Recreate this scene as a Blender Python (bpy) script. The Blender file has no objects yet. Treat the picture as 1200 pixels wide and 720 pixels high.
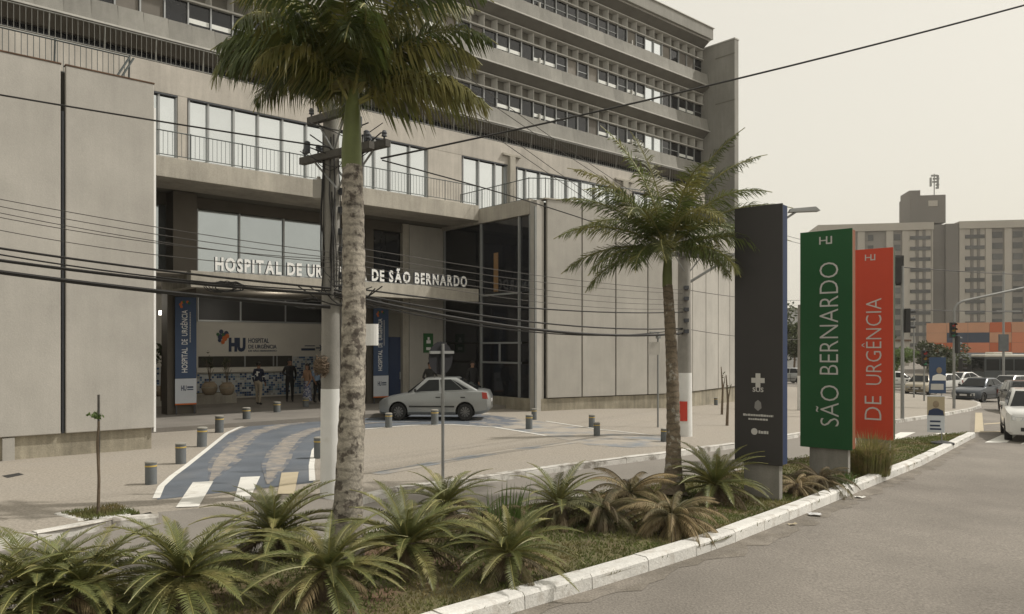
import bpy, bmesh, math, random
from mathutils import Vector, Matrix
random.seed(7)
R = math.radians
S = bpy.context.scene
COL = S.collection

# ------------------------------------------------------------------ camera
F, HX, HY, CH = 900.0, 600.0, 408.0, 2.5        # focal length in photo pixels, principal column, horizon row, camera height
cam = bpy.data.cameras.new('camera'); co = bpy.data.objects.new('camera', cam); COL.objects.link(co)
cam.sensor_width = 36; cam.lens = 36*F/1200; cam.shift_y = 48/1200
cam.clip_start = .1; cam.clip_end = 3000
co.location = (0, 0, CH); co.rotation_euler = (R(90), 0, 0)
S.camera = co
# ------------------------------------------------------------------ sky and sun
SUN_AZ, SUN_EL = R(79), R(50)                  # azimuth clockwise from +Y
W = bpy.data.worlds.new('World'); S.world = W; W.use_nodes = True
nt = W.node_tree; nt.nodes.clear()
out = nt.nodes.new('ShaderNodeOutputWorld'); bg = nt.nodes.new('ShaderNodeBackground')
sk = nt.nodes.new('ShaderNodeTexSky'); sk.sky_type = 'NISHITA'; sk.sun_disc = False
sk.sun_elevation = SUN_EL; sk.sun_rotation = SUN_AZ; sk.dust_density = 6; sk.air_density = 1.2
hs = nt.nodes.new('ShaderNodeHueSaturation'); hs.inputs['Saturation'].default_value = .35
mx = nt.nodes.new('ShaderNodeMix'); mx.data_type = 'RGBA'; mx.inputs[0].default_value = .72
mx.inputs[7].default_value = (8.25, 7.75, 6.5, 1)
nt.links.new(sk.outputs[0], hs.inputs['Color']); nt.links.new(hs.outputs[0], mx.inputs[6])
nt.links.new(mx.outputs[2], bg.inputs[0]); bg.inputs[1].default_value = .110
nt.links.new(bg.outputs[0], out.inputs[0])
sl = bpy.data.lights.new('sun', 'SUN'); so = bpy.data.objects.new('sun', sl); COL.objects.link(so)
sl.energy = 3.0; sl.angle = R(1.5); sl.color = (1, .95, .87)
sd = Vector((math.sin(SUN_AZ)*math.cos(SUN_EL), math.cos(SUN_AZ)*math.cos(SUN_EL), math.sin(SUN_EL)))
so.rotation_euler = sd.to_track_quat('Z', 'Y').to_euler(); so.location = (30, -10, 40)
vs = S.view_settings; vs.view_transform = 'Standard'; vs.look = 'None'; vs.exposure = .08; vs.gamma = 1; vs.use_curve_mapping = False

# ------------------------------------------------------------------ geometry of the place
BX = (3.0, 36.0)
def g(x): return -.035*(min(max(x, BX[0]), BX[1]) - BX[0])      # the ground falls gently to the right
def P(px, py, off=0.0):
    dx, dz = (px-HX)/F, (HY-py)/F
    lo, hi = .5, 600
    f = lambda Y: CH + dz*Y - g(dx*Y) - off
    for _ in range(60):
        m = (lo+hi)/2
        if f(m) > 0: lo = m
        else: hi = m
    return Vector((dx*lo, lo, g(dx*lo)+off))
def At(px, py, Y): return Vector(((px-HX)/F*Y, Y, CH+(HY-py)/F*Y))
# building frame: origin at the near corner of the right-hand block, x along the front, y into the building
BO = Vector((.96, 28.8, 0)); BA = math.atan2(.661, .75)
UX = Vector((math.cos(BA), math.sin(BA), 0)); UY = Vector((-math.sin(BA), math.cos(BA), 0))
def upx(px, d):
    r = (px-HX)/F; b = BO + UY*d
    return (r*b.y-b.x)/(UX.x-r*UX.y)
def zpx(px, py, d):
    w = BO + UY*d + UX*upx(px, d)
    return CH+(HY-py)/F*w.y

# ------------------------------------------------------------------ materials
MATS = {}
def mat(name, col, rough=.75, var=.12, scale=1.5, bump=0.0, bscale=40, streak=0.0, rand=0.0, metal=0.0, spec=.4, fine=0.0,
        col2=None, c2scale=.6, c2edge=(.45, .6), emit=0, coat=0, trans=0, rings=0):
    if name in MATS: return MATS[name]
    m = bpy.data.materials.new(name); m.use_nodes = True; MATS[name] = m
    t = m.node_tree; b = t.nodes['Principled BSDF']; N = t.nodes.new; L = t.links.new
    b.inputs['Roughness'].default_value = rough; b.inputs['Metallic'].default_value = metal
    b.inputs['Specular IOR Level'].default_value = spec
    if coat: b.inputs['Coat Weight'].default_value = coat; b.inputs['Coat Roughness'].default_value = .06
    geo = N('ShaderNodeNewGeometry'); pos = geo.outputs['Position']
    def noise(sc, det=5, vec=pos):
        n = N('ShaderNodeTexNoise'); n.inputs['Scale'].default_value = sc; n.inputs['Detail'].default_value = det
        n.inputs['Roughness'].default_value = .6
        L(vec, n.inputs['Vector']); return n.outputs[0]
    def mr(v, a, c, f0=.3, f1=.7):
        n = N('ShaderNodeMapRange'); L(v, n.inputs[0]); n.inputs[1].default_value = f0; n.inputs[2].default_value = f1
        n.inputs[3].default_value = a; n.inputs[4].default_value = c; return n.outputs[0]
    def mul(a, c):
        n = N('ShaderNodeMath'); n.operation = 'MULTIPLY'; L(a, n.inputs[0])
        if hasattr(c, 'default_value') or hasattr(c, 'links'): L(c, n.inputs[1])
        else: n.inputs[1].default_value = c
        return n.outputs[0]
    f = mr(noise(scale), 1-var, 1+var)
    if fine: f = mul(f, mr(noise(bscale, 2), 1-fine, 1+fine))
    if streak:
        mp = N('ShaderNodeMapping'); mp.inputs['Scale'].default_value = (1, 1, .09); L(pos, mp.inputs[0])
        f = mul(f, mr(noise(5, 4, mp.outputs[0]), 1-streak, 1+streak*.4))
    if rings:
        wv = N('ShaderNodeTexWave'); wv.bands_direction = 'Z'; wv.inputs['Scale'].default_value = rings; wv.inputs['Distortion'].default_value = 5; wv.inputs['Detail'].default_value = 3; wv.inputs['Detail Scale'].default_value = 2
        L(pos, wv.inputs['Vector']); f = mul(f, mr(wv.outputs[1], .74, 1.08, .0, .35))
    if rand:
        oi = N('ShaderNodeObjectInfo'); f = mul(f, mr(oi.outputs['Random'], 1-rand, 1+rand, 0, 1))
    base = None
    if col2:
        mm = N('ShaderNodeMix'); mm.data_type = 'RGBA'; L(mr(noise(c2scale, 6), 0, 1, *c2edge), mm.inputs[0])
        mm.inputs[6].default_value = (*col, 1); mm.inputs[7].default_value = (*col2, 1); base = mm.outputs[2]
    vm = N('ShaderNodeVectorMath'); vm.operation = 'SCALE'
    if base: L(base, vm.inputs[0])
    else: vm.inputs[0].default_value = col
    L(f, vm.inputs['Scale']); L(vm.outputs[0], b.inputs['Base Color'])
    if bump:
        bn = N('ShaderNodeBump'); bn.inputs['Strength'].default_value = bump; bn.inputs['Distance'].default_value = .02
        L(noise(bscale, 4), bn.inputs['Height']); L(bn.outputs[0], b.inputs['Normal'])
    if emit: b.inputs['Emission Color'].default_value = (*col, 1); b.inputs['Emission Strength'].default_value = emit
    if trans:   # thin leaves let light through
        tr = N('ShaderNodeBsdfTranslucent'); L(vm.outputs[0], tr.inputs[0]); ms = N('ShaderNodeMixShader'); ms.inputs[0].default_value = trans
        L(b.outputs[0], ms.inputs[1]); L(tr.outputs[0], ms.inputs[2]); L(ms.outputs[0], t.nodes['Material Output'].inputs[0])
    return m
m_panel = mat('panel_concrete', (.395, .378, .345), .85, .10, .7, .15, 30, .06, .05, fine=.04)
m_conc = mat('raw_concrete', (.38, .355, .305), .9, .16, .9, .3, 25, .16, .04, fine=.08)
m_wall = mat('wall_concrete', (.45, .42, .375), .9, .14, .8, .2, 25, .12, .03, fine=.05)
m_plinth = mat('plinth_concrete', (.32, .29, .225), .95, .25, 1.2, .3, 30, .3, .04, fine=.1)
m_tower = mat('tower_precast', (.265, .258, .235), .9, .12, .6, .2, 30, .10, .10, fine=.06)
m_towerl = mat('tower_light_edge', (.47, .46, .43), .85, .12, 1, .1, 30, .1, .04)
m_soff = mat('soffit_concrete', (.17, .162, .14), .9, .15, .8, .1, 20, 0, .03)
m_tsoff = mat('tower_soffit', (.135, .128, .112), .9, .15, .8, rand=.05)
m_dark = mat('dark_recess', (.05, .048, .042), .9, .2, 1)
m_brown = mat('brown_cladding_and_shade', (.09, .078, .062), .7, .15, 1, rand=.1)
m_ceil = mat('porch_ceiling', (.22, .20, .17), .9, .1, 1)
m_white = mat('white_wall', (.60, .575, .52), .8, .06, 1)
m_glassm = mat('mirror_glass', (.74, .77, .78), .04, .03, .4, metal=.92, spec=.5, rand=.05)
m_glassg = mat('grey_mirror_glass', (.46, .50, .52), .05, .06, .4, metal=.9, rand=.05)
m_glassd = mat('dark_glass', (.012, .013, .016), .06, .2, 1, spec=.55, rand=.25)
m_alu = mat('aluminium_frame', (.34, .35, .35), .45, .05, 3, metal=.5)
m_alud = mat('dark_frame', (.06, .065, .075), .5, .05, 3)
m_rail = mat('railing_paint', (.10, .115, .115), .6, .1, 4)
m_railg = mat('terrace_rail_steel', (.20, .20, .185), .6, .15, 4)
m_rust = mat('rusty_flashing', (.11, .065, .04), .9, .3, 6)
m_blind = mat('window_blind', (.72, .73, .70), .6, .05, 4)
m_letter = mat('letter_white', (.78, .78, .76), .5, .03, 3)
m_letters = mat('letter_side', (.045, .06, .10), .5, .03, 3)
m_asph = mat('asphalt', (.175, .158, .138), .93, .18, .45, .5, 38, 0, 0, fine=.28, col2=(.205, .186, .162), c2scale=.25, c2edge=(.4, .7))
m_lane = mat('old_asphalt', (.215, .198, .175), .93, .14, .5, .3, 60, fine=.12, col2=(.195, .18, .16), c2scale=.5)
m_pave = mat('pavement', (.30, .27, .228), .92, .1, .5, .4, 24, fine=.22, col2=(.26, .236, .203), c2scale=.5, c2edge=(.42, .68))
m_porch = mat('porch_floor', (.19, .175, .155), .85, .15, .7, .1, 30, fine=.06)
m_blue = mat('blue_lane_paint', (.108, .124, .147), .8, .16, 1.2, .2, 50, fine=.1, col2=(.15, .16, .175), c2scale=.9, c2edge=(.5, .75))
m_wear = mat('worn_lane_paint', (.29, .26, .222), .9, .15, 2, .2, 50, fine=.12, col2=(.17, .17, .175), c2scale=4.5, c2edge=(.40, .62))
m_wear2 = mat('half_worn_lane_paint', (.115, .13, .155), .9, .15, 2, .2, 50, fine=.12, col2=(.24, .22, .195), c2scale=4, c2edge=(.45, .62))
m_bwear = mat('faded_blue_paint', (.32, .29, .25), .9, .12, 2, .2, 50, fine=.1, col2=(.19, .205, .22), c2scale=1.1, c2edge=(.45, .62))
m_mark = mat('road_marking_white', (.66, .65, .61), .8, .1, 3, col2=(.45, .43, .39), c2scale=3, c2edge=(.56, .72), fine=.05, bscale=80)
m_marky = mat('road_marking_yellow', (.43, .37, .26), .85, .1, 3, col2=(.36, .31, .24), c2scale=3, c2edge=(.5, .7))
m_kerbw = mat('kerb_white', (.60, .59, .56), .85, .12, 2, .4, 40, 0, .07, col2=(.34, .31, .27), c2scale=4, c2edge=(.52, .72), fine=.10)
m_kerbg = mat('kerb_worn', (.56, .545, .51), .9, .14, 2, .3, 40, 0, .1, col2=(.25, .23, .2), c2scale=2.6, c2edge=(.5, .62), fine=.08)
m_soil = mat('island_soil', (.105, .095, .045), .97, .3, 1.5, .6, 30, fine=.25, col2=(.15, .095, .06), c2scale=1.1, c2edge=(.48, .62))
m_grass = mat('short_grass', (.125, .150, .045), .8, .3, 1.2, trans=.3, col2=(.24, .195, .09), c2scale=.9, c2edge=(.48, .66))
m_palm = mat('palm_leaf', (.070, .092, .026), .45, .35, 3, rand=.25, trans=.28, col2=(.15, .14, .035), c2scale=1.6, c2edge=(.5, .68))
m_palm2 = mat('palm_leaf_light', (.10, .125, .036), .45, .3, 3, rand=.25, trans=.3, col2=(.19, .175, .05), c2scale=1.8, c2edge=(.52, .68))
m_yel = mat('palm_leaf_yellowing', (.17, .155, .045), .5, .3, 3, rand=.25, trans=.3, col2=(.10, .11, .03), c2scale=2, c2edge=(.45, .62))
m_cyc = mat('cycad_leaf', (.115, .128, .042), .5, .3, 4, rand=.22, trans=.15, col2=(.22, .195, .075), c2scale=2.4, c2edge=(.5, .66))
m_dry = mat('dry_cycad_leaf', (.26, .195, .10), .7, .3, 4, rand=.3, trans=.15, col2=(.14, .12, .055), c2scale=2, c2edge=(.45, .6))
m_dryd = mat('withered_dark_leaf', (.11, .082, .042), .8, .3, 4, rand=.3, trans=.1, col2=(.07, .07, .03), c2scale=2)
m_rach = mat('leaf_rib', (.20, .19, .06), .5, .2, 5)
m_trunk = mat('palm_trunk', (.27, .245, .205), .95, .25, 5, .6, 30, fine=.2, col2=(.085, .072, .06), c2scale=9, c2edge=(.50, .60), rings=2.6)
m_trunk2 = mat('palm_trunk_brown', (.15, .12, .085), .95, .3, 5, .6, 30, fine=.2, col2=(.27, .25, .21), c2scale=8, c2edge=(.57, .63), rings=3)
m_shaft = mat('crownshaft', (.13, .155, .045), .45, .2, 3, streak=.2)
m_bark = mat('bark', (.13, .10, .07), .95, .3, 8, .5, 40)
m_leafd = mat('tree_leaf_dark', (.055, .068, .028), .6, .3, 1.5, rand=.2, trans=.25)
m_leafl = mat('leaf_light', (.10, .15, .04), .6, .3, 1.5, rand=.2, trans=.3)
m_pole = mat('pole_concrete', (.255, .245, .222), .9, .12, 2, .2, 40, .2, fine=.06)
m_polew = mat('pole_whitewash', (.66, .66, .64), .85, .08, 2, .1, 40, col2=(.5, .48, .44), c2scale=2, c2edge=(.6, .75))
m_cable = mat('black_cable', (.018, .017, .016), .6, .1, 3)
m_cableg = mat('grey_wire', (.07, .065, .06), .6, .1, 3)
m_wood = mat('weathered_wood', (.085, .08, .072), .95, .25, 6, .3, 40)
m_steel = mat('galvanised_steel', (.26, .265, .26), .5, .1, 3, metal=.4)
m_boll = mat('bollard_grey', (.125, .135, .14), .8, .14, 3, .2, 40, rand=.1)
m_bolly = mat('bollard_yellow', (.50, .36, .10), .7, .15, 8)
m_bollt = mat('bollard_cap', (.26, .25, .22), .9, .1, 4)
m_tdark = mat('totem_charcoal', (.042, .040, .040), .5, .10, .6, spec=.3)
m_tgreen = mat('totem_green', (.016, .085, .030), .5, .08, .6, spec=.3)
m_tred = mat('totem_red', (.50, .062, .030), .5, .06, .6, spec=.3)
m_tblue = mat('totem_edge_blue', (.009, .024, .075), .6, .05, 1)
m_torange = mat('totem_edge_orange', (.20, .07, .03), .6, .05, 1)
m_tblack = mat('totem_edge_black', (.03, .05, .02), .5, .05, 1)
m_print = mat('print_pale', (.50, .49, .47), .6, .03, 1)
m_printw = mat('print_white', (.76, .76, .74), .6, .02, 1)
m_navy = mat('print_navy', (.022, .038, .085), .6, .05, 1)
m_orange = mat('print_orange', (.55, .14, .03), .6, .05, 1)
m_greenp = mat('print_green', (.03, .12, .04), .6, .05, 1)
m_bann = mat('banner_blue', (.050, .082, .155), .7, .06, 1)
m_bannw = mat('banner_white', (.55, .58, .62), .7, .06, 1)
m_tyre = mat('tyre', (.02, .02, .02), .85, .1, 5)
m_trim = mat('black_trim', (.025, .025, .025), .6, .1, 5)
m_rim = mat('alloy_rim', (.16, .16, .16), .4, .1, 5, metal=.7)
m_carg = mat('car_glass', (.010, .012, .013), .06, .1, 2, spec=.22)
m_lens = mat('headlamp_lens', (.55, .56, .56), .1, .05, 5, metal=.5)
m_tail = mat('tail_lamp', (.28, .03, .02), .2, .1, 5)
m_plate = mat('number_plate', (.5, .5, .5), .5, .05, 5)
m_skin = mat('skin', (.28, .16, .105), .6, .05, 5)
m_hair = mat('dark_hair', (.015, .012, .01), .7, .1, 20)
m_apt = mat('apartment_render', (.40, .375, .335), .9, .08, .1, rand=.02)
m_aptd = mat('apartment_grey', (.17, .16, .148), .9, .08, .1)
m_apts = mat('apartment_stone', (.225, .212, .195), .9, .08, .1)
m_aptw = mat('apartment_window', (.075, .078, .08), .3, .2, .2, rand=.3)
m_terra = mat('clay_pot', (.27, .215, .15), .9, .15, 8, .3, 30)

# ------------------------------------------------------------------ mesh helpers
class MB:
    def __init__(s): s.v = []; s.f = []; s.mi = []
    def add(s, vs, fs, m=0):
        o = len(s.v); s.v += [tuple(v) for v in vs]; s.f += [tuple(i+o for i in f) for f in fs]; s.mi += [m]*len(fs); return s
    def box(s, x0, x1, y0, y1, z0, z1, m=0):
        return s.hexa([(x0,y0,z0),(x1,y0,z0),(x1,y1,z0),(x0,y1,z0)], [(x0,y0,z1),(x1,y0,z1),(x1,y1,z1),(x0,y1,z1)], m)
    def hexa(s, b, t, m=0):
        return s.add(list(b)+list(t), [(3,2,1,0),(4,5,6,7),(0,1,5,4),(1,2,6,5),(2,3,7,6),(3,0,4,7)], m)
    def prism(s, poly, z0, z1, m=0):
        n = len(poly)
        return s.add([(x,y,z0) for x,y in poly]+[(x,y,z1) for x,y in poly],
                     [tuple(range(n))[::-1], tuple(range(n,2*n))]+[(i,(i+1)%n,n+(i+1)%n,n+i) for i in range(n)], m)
    def tube(s, pts, r, n=6, m=0, caps=True):
        pts = [Vector(p) for p in pts]; rs = r if isinstance(r, (list, tuple)) else [r]*len(pts)
        vs = []; fs = []
        prev = None
        for i, p in enumerate(pts):
            d = (pts[min(i+1,len(pts)-1)]-pts[max(i-1,0)]).normalized()
            a = prev if prev is not None else (Vector((0,0,1)) if abs(d.z) < .9 else Vector((1,0,0)))
            x = (a - d*a.dot(d)).normalized(); y = d.cross(x); prev = x
            for k in range(n):
                w = 2*math.pi*k/n; vs.append(p + (x*math.cos(w)+y*math.sin(w))*rs[i])
        for i in range(len(pts)-1):
            for k in range(n):
                fs.append((i*n+k, i*n+(k+1)%n, (i+1)*n+(k+1)%n, (i+1)*n+k))
        if caps: fs.append(tuple(range(n))[::-1]); fs.append(tuple(range((len(pts)-1)*n, len(pts)*n)))
        return s.add(vs, fs, m)
    def lathe(s, prof, n=16, c=(0,0,0), m=0):       # prof: (r, z)
        vs = []; fs = []
        for r, z in prof:
            for k in range(n):
                w = 2*math.pi*k/n; vs.append((c[0]+r*math.cos(w), c[1]+r*math.sin(w), c[2]+z))
        for i in range(len(prof)-1):
            for k in range(n): fs.append((i*n+k, i*n+(k+1)%n, (i+1)*n+(k+1)%n, (i+1)*n+k))
        fs.append(tuple(range(n))[::-1]); fs.append(tuple(range((len(prof)-1)*n, len(prof)*n)))
        return s.add(vs, fs, m)
    def ball(s, c, r, n=8, k=6, m=0):
        r = r if isinstance(r, (tuple, list)) else (r, r, r)
        vs = []; fs = []
        for i in range(k+1):
            th = math.pi*i/k
            for j in range(n):
                ph = 2*math.pi*j/n
                vs.append((c[0]+r[0]*math.sin(th)*math.cos(ph), c[1]+r[1]*math.sin(th)*math.sin(ph), c[2]+r[2]*math.cos(th)))
        for i in range(k):
            for j in range(n): fs.append((i*n+j, (i+1)*n+j, (i+1)*n+(j+1)%n, i*n+(j+1)%n))
        return s.add(vs, fs, m)
    def mesh(s, name, mats):
        me = bpy.data.meshes.new(name); me.from_pydata(s.v, [], s.f)
        for m in (mats if isinstance(mats, (list, tuple)) else [mats]): me.materials.append(m)
        if any(s.mi): me.polygons.foreach_set('material_index', s.mi)
        me.update(); return me
    def build(s, name, mats, parent=None, smooth=False, bevel=0, loc=None):
        return mobj(name, s.mesh(name, mats), parent, smooth, bevel, loc)
def mobj(name, me, parent=None, smooth=False, bevel=0, loc=None):
    o = bpy.data.objects.new(name, me); COL.objects.link(o); o.parent = parent
    if loc is not None: o.location = loc
    if bevel:
        b = o.modifiers.new('bevel', 'BEVEL'); b.width = bevel; b.segments = 2; b.limit_method = 'ANGLE'; b.angle_limit = R(40)
    if smooth:
        me.polygons.foreach_set('use_smooth', [True]*len(me.polygons)); me.set_sharp_from_angle(angle=R(smooth if smooth > 1 else 40))
    return o
def tag(o, label=None, cat=None, group=None, kind=None):
    if label: o['label'] = label
    if cat: o['category'] = cat
    if group: o['group'] = group
    if kind: o['kind'] = kind
    return o
def thing(name, label, cat, loc=(0,0,0), rz=0, group=None):
    o = bpy.data.objects.new(name, None); COL.objects.link(o); o.location = loc; o.rotation_euler = (0, 0, rz)
    o.empty_display_size = .2
    return tag(o, label, cat, group)
def copy_tree(o, parent=None):
    c = o.copy(); COL.objects.link(c); c.parent = parent
    for ch in list(o.children): copy_tree(ch, c)
    return c
def drape(poly, off):
    """flat polygon laid on the ground; off metres above it"""
    bm = bmesh.new(); f = bm.faces.new([bm.verts.new((p[0], p[1], 0)) for p in poly])
    if f.calc_area() and f.normal.z < 0: f.normal_flip()
    bm.normal_update()
    bmesh.ops.triangulate(bm, faces=bm.faces[:])
    for x in BX:
        bmesh.ops.bisect_plane(bm, geom=bm.verts[:]+bm.edges[:]+bm.faces[:], plane_co=(x,0,0), plane_no=(1,0,0))
    for v in bm.verts: v.co.z = g(v.co.x)+off
    bmesh.ops.recalc_face_normals(bm, faces=bm.faces[:])
    if sum(fc.normal.z for fc in bm.faces) < 0: bmesh.ops.reverse_faces(bm, faces=bm.faces[:])
    return bm
def sheet(name, poly, off, m, parent=None, kind='structure'):
    bm = drape(poly, off); me = bpy.data.meshes.new(name); bm.to_mesh(me); bm.free(); me.materials.append(m)
    o = mobj(name, me, parent)
    if kind and parent is None: o['kind'] = kind
    return o
def PP(pts, off): return [P(x, y, off).xy for x, y in pts]
_txt = {}
def text_me(s, bold=0.0):
    k = (s, bold)
    if k in _txt: return _txt[k]
    c = bpy.data.curves.new('t', 'FONT'); c.body = s; c.size = 1; c.offset = bold; c.resolution_u = 3
    o = bpy.data.objects.new('t', c); COL.objects.link(o)
    dg = bpy.context.evaluated_depsgraph_get(); me = bpy.data.meshes.new_from_object(o.evaluated_get(dg))
    vs = [v.co.copy() for v in me.vertices]; fs = [tuple(p.vertices) for p in me.polygons]
    bpy.data.objects.remove(o); bpy.data.curves.remove(c); bpy.data.meshes.remove(me)
    _txt[k] = (vs, fs); return _txt[k]
def text_mb(s, origin, right, up, height, width=None, bold=0.0, depth=.01, mb=None):
    """text fitted to a box: height along `up`, width along `right`; origin = lower left corner, extruded along right x up"""
    vs, fs = text_me(s, bold)
    x0 = min(v.x for v in vs); x1 = max(v.x for v in vs); y0 = min(v.y for v in vs); y1 = max(v.y for v in vs)
    sy = height/(y1-y0) if height else None; sx = width/(x1-x0) if width else sy
    right = Vector(right).normalized(); up = Vector(up).normalized(); nn = right.cross(up); o = Vector(origin)
    mb = mb or MB(); n = len(vs)
    front = [o+right*((v.x-x0)*sx)+up*((v.y-y0)*sy)+nn*depth for v in vs]
    back = [p-nn*depth for p in front]
    bm = bmesh.new(); bv = [bm.verts.new(p) for p in front]
    for f in fs:
        try: bm.faces.new([bv[i] for i in f])
        except ValueError: pass
    edges = [(e.verts[0].index, e.verts[1].index) for e in bm.edges if len(e.link_faces) == 1] if not bm.verts.index_update() else []
    bm.free()
    mb.add(front, fs); mb.add(front+back, [(a, b, b+n, a+n) for a, b in edges], 1)
    return mb

# ================================================================== SETTING
# one big sheet of road and ground reaching the horizon
sheet('road', [(-900,-60),(900,-60),(900,1500),(-900,1500)], 0, m_asph)
SW = .12
KL = PP([(-420,770),(-150,682),(0,644),(60,634),(93,628),(140,618),(176,610),(186,615)], 0)            # kerb left of the driveway mouth
KR = PP([(425,592),(450,583),(560,568),(650,554.5),(770,539),(860,526),(945,511.5),(1045,497),(1100,489),(1138,482),(1150,478),(1149,474),(1135,470),(1100,466.5),(1050,463),(990,459),(935,456)], 0)
m0, m1 = Vector(KL[-1]), Vector(KR[0])
md = (m1-m0).normalized(); mn = Vector((-md.y, md.x))                                         # mouth direction and inward normal
a0, a1 = m0+mn*.3, m1+mn*.3
fore = [tuple(p) for p in KL]+[tuple(a0), tuple(a1)]+[tuple(p) for p in KR]+[(14,75),(-70,75),(-70,3)]
sheet('forecourt_pavement', fore, SW, m_pave)
mb = MB(); mb.add([(m0.x,m0.y,.003),(m1.x,m1.y,.003),(a1.x,a1.y,SW+.002),(a0.x,a0.y,SW+.002)], [(0,1,2,3)])
tag(mb.build('driveway_apron', m_lane), kind='structure')
# lane between island and forecourt (older, lighter asphalt)
ISL_R = PP([(-60,1020),(180,880),(430,772),(590,722),(720,683),(850,641),(930,608),(1000,579),(1080,546),(1125,522),(1143,512.5)], 0)
ISL_B = PP([(1136,510),(1100,513),(1050,519),(1000,528),(900,548),(850,558),(770,572),(650,592),(560,607),(440,628),(300,655),(150,690),(0,730),(-200,800),(-560,960),(-60,1020)], 0)
ISL = [tuple(p) for p in ISL_R]+[tuple(p) for p in ISL_B]
sheet('access_lane', [tuple(p) for p in KL[1:]]+[tuple(p) for p in KR[:10]]+[tuple(p) for p in ISL_B], .004, m_lane)
sheet('traffic_island', ISL, SW-.02, m_soil)
# kerbs, stone by stone
def kerb(name, line, m, side, w=.16, h=SW, step=.95):
    e = bpy.data.objects.new(name, None); COL.objects.link(e); e['kind'] = 'structure'
    pts = [Vector((p[0], p[1])) for p in line]; cum = [0]
    for a, b in zip(pts, pts[1:]): cum.append(cum[-1]+(b-a).length)
    def at(s):
        for i in range(len(pts)-1):
            if s <= cum[i+1] or i == len(pts)-2:
                t = (s-cum[i])/max(cum[i+1]-cum[i], 1e-6); return pts[i].lerp(pts[i+1], t)
    n = max(1, round(cum[-1]/step)); ss = [cum[-1]*i/n for i in range(n+1)]
    for s0, s1 in zip(ss, ss[1:]):
        p, q = at(s0+.006), at(s1-.006); d = (q-p).normalized(); nn = Vector((-d.y, d.x))*side
        dz = random.uniform(-.006, .006)
        def ring(a, z):
            b = a+nn*w; zz = z(a.x); return (a, b, zz)
        c = .03
        v = []
        for a in (p, q):
            z = g(a.x); t = z+h+.01+dz
            for off, zz in ((-.012, z-.1), (.0, t-c), (c, t), (w, t), (w, z-.1)):
                r = a+nn*off; v.append((r.x, r.y, zz))
        k = MB().add(v, [(0,1,2,3,4)[::-1], (5,6,7,8,9)]+[(i, i+1, i+6, i+5) for i in range(4)])
        k.build('kerb_stone', m, e)
    return e
kerb('island_kerb', ISL_R, m_kerbw, 1, .2, .15)
kerb('island_back_kerb', ISL_B, mat('kerb_dirty', (.30,.28,.25), .95, .25, 2, .3, 40, 0, .1, fine=.1), 1, .14, .10, 1.2)
kerb('pavement_kerb', KL, m_kerbg, 1, .17)
kerb('forecourt_kerb', KR, m_kerbg, 1, .17)
# blue painted driveway
BL = [(184,604),(184,586),(190,572),(203,560),(218,549),(247,526),(267,509.5),(281,503),(305,496),(340,488),(357,485.5),(382,484),(430,484),(480,484),(530,484),(575,487)]
BR = [(575,500),(530,497),(480,498),(430,502),(400,506),(380,514),(369,527),(366,545),(367,566),(372,584)]
blue = PP(BL+BR, SW)
ab0 = m0+mn*.56
sheet('blue_driveway', [p for p in blue if (Vector(p)-m0).dot(mn) > .3] , SW+.004, m_blue)
def rough_band(px, w, seed):
    rng = random.Random(seed); c = [P(x, y, SW).xy for x, y in px]; q = []
    for a, b in zip(c, c[1:]):
        for i in range(9): q.append(a.lerp(b, i/9))
    l = []; r = []
    def walk():
        v = [rng.uniform(.2,.6) for _ in range(len(q)+20)]; return [sum(v[i:i+17])/17*1.2 for i in range(len(q))]
    wl_, wr_b = walk(), walk()
    for i, p in enumerate(q):
        d = (q[min(i+3,len(q)-1)]-q[max(i-3,0)]).normalized(); n = Vector((-d.y, d.x)); e = min(1, i/12+.1, (len(q)-1-i)/20+.05)
        l.append(tuple(p+n*w*e*wl_[i])); r.append(tuple(p-n*w*e*wr_b[i]))
    return l+r[::-1]
def band(px, w):      # strip along a pixel polyline on the pavement
    c = [P(x, y, SW).xy for x, y in px]; l = []; r = []
    for i, p in enumerate(c):
        d = (c[min(i+1,len(c)-1)]-c[max(i-1,0)]).normalized(); n = Vector((-d.y, d.x))
        l.append(tuple(p+n*w/2)); r.append(tuple(p-n*w/2))
    return l+r[::-1]
sheet('driveway_line', band([(x-1, y-1.5) for x, y in BL[1:]], .11), SW+.008, m_mark)
sheet('driveway_line', band([(640,511),(580,501),(530,498),(480,499),(430,503),(400,507),(379,515),(368,528),(365,546),(366,564)], .11), SW+.008, m_mark)
for k_, (wd_, of_) in enumerate(((.62,.008),(.40,.010))):
    sheet('worn_tyre_track', rough_band([(246,566),(260,545),(275,525),(294,509),(325,500),(365,493),(420,489),(500,490)], wd_, 3+k_), SW+of_, m_wear if k_ else m_wear2)
    sheet('worn_tyre_track', rough_band([(314,568),(321,548),(330,528),(343,514),(365,505),(395,499),(440,496),(520,494)], wd_, 7+k_), SW+of_+.004, m_wear if k_ else m_wear2)
sheet('half_faded_driveway', PP([(550,484.5),(575,487),(606,490.3),(596,492),(612,494),(594,496),(604,498),(586,499.5),(592,501),(575,500),(550,498.5)], SW), SW+.007, m_wear2)
sheet('faded_driveway', PP([(575,487.5),(640,495),(705,505),(775,512),(800,515),(790,523),(740,525),(690,522),(640,511),(575,500)], SW), SW+.004, m_bwear)
sheet('driveway_line', band([(640,494),(705,504),(778,512)], .09), SW+.008, m_mark)
sheet('faded_band', band([(440,556),(520,541),(600,528),(690,516)], .35), SW+.006, m_bwear)
for q in ([(226,566),(250,565),(233,594.5),(206,595.5)], [(282,560),(305,559),(292,587),(274,588)]):
    sheet('crossing_bar', PP(q, SW), SW+.012, m_mark)
sheet('crossing_bar', PP([(330,555),(350,554),(345,580),(325,580)], SW), SW+.016, m_marky)
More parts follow.
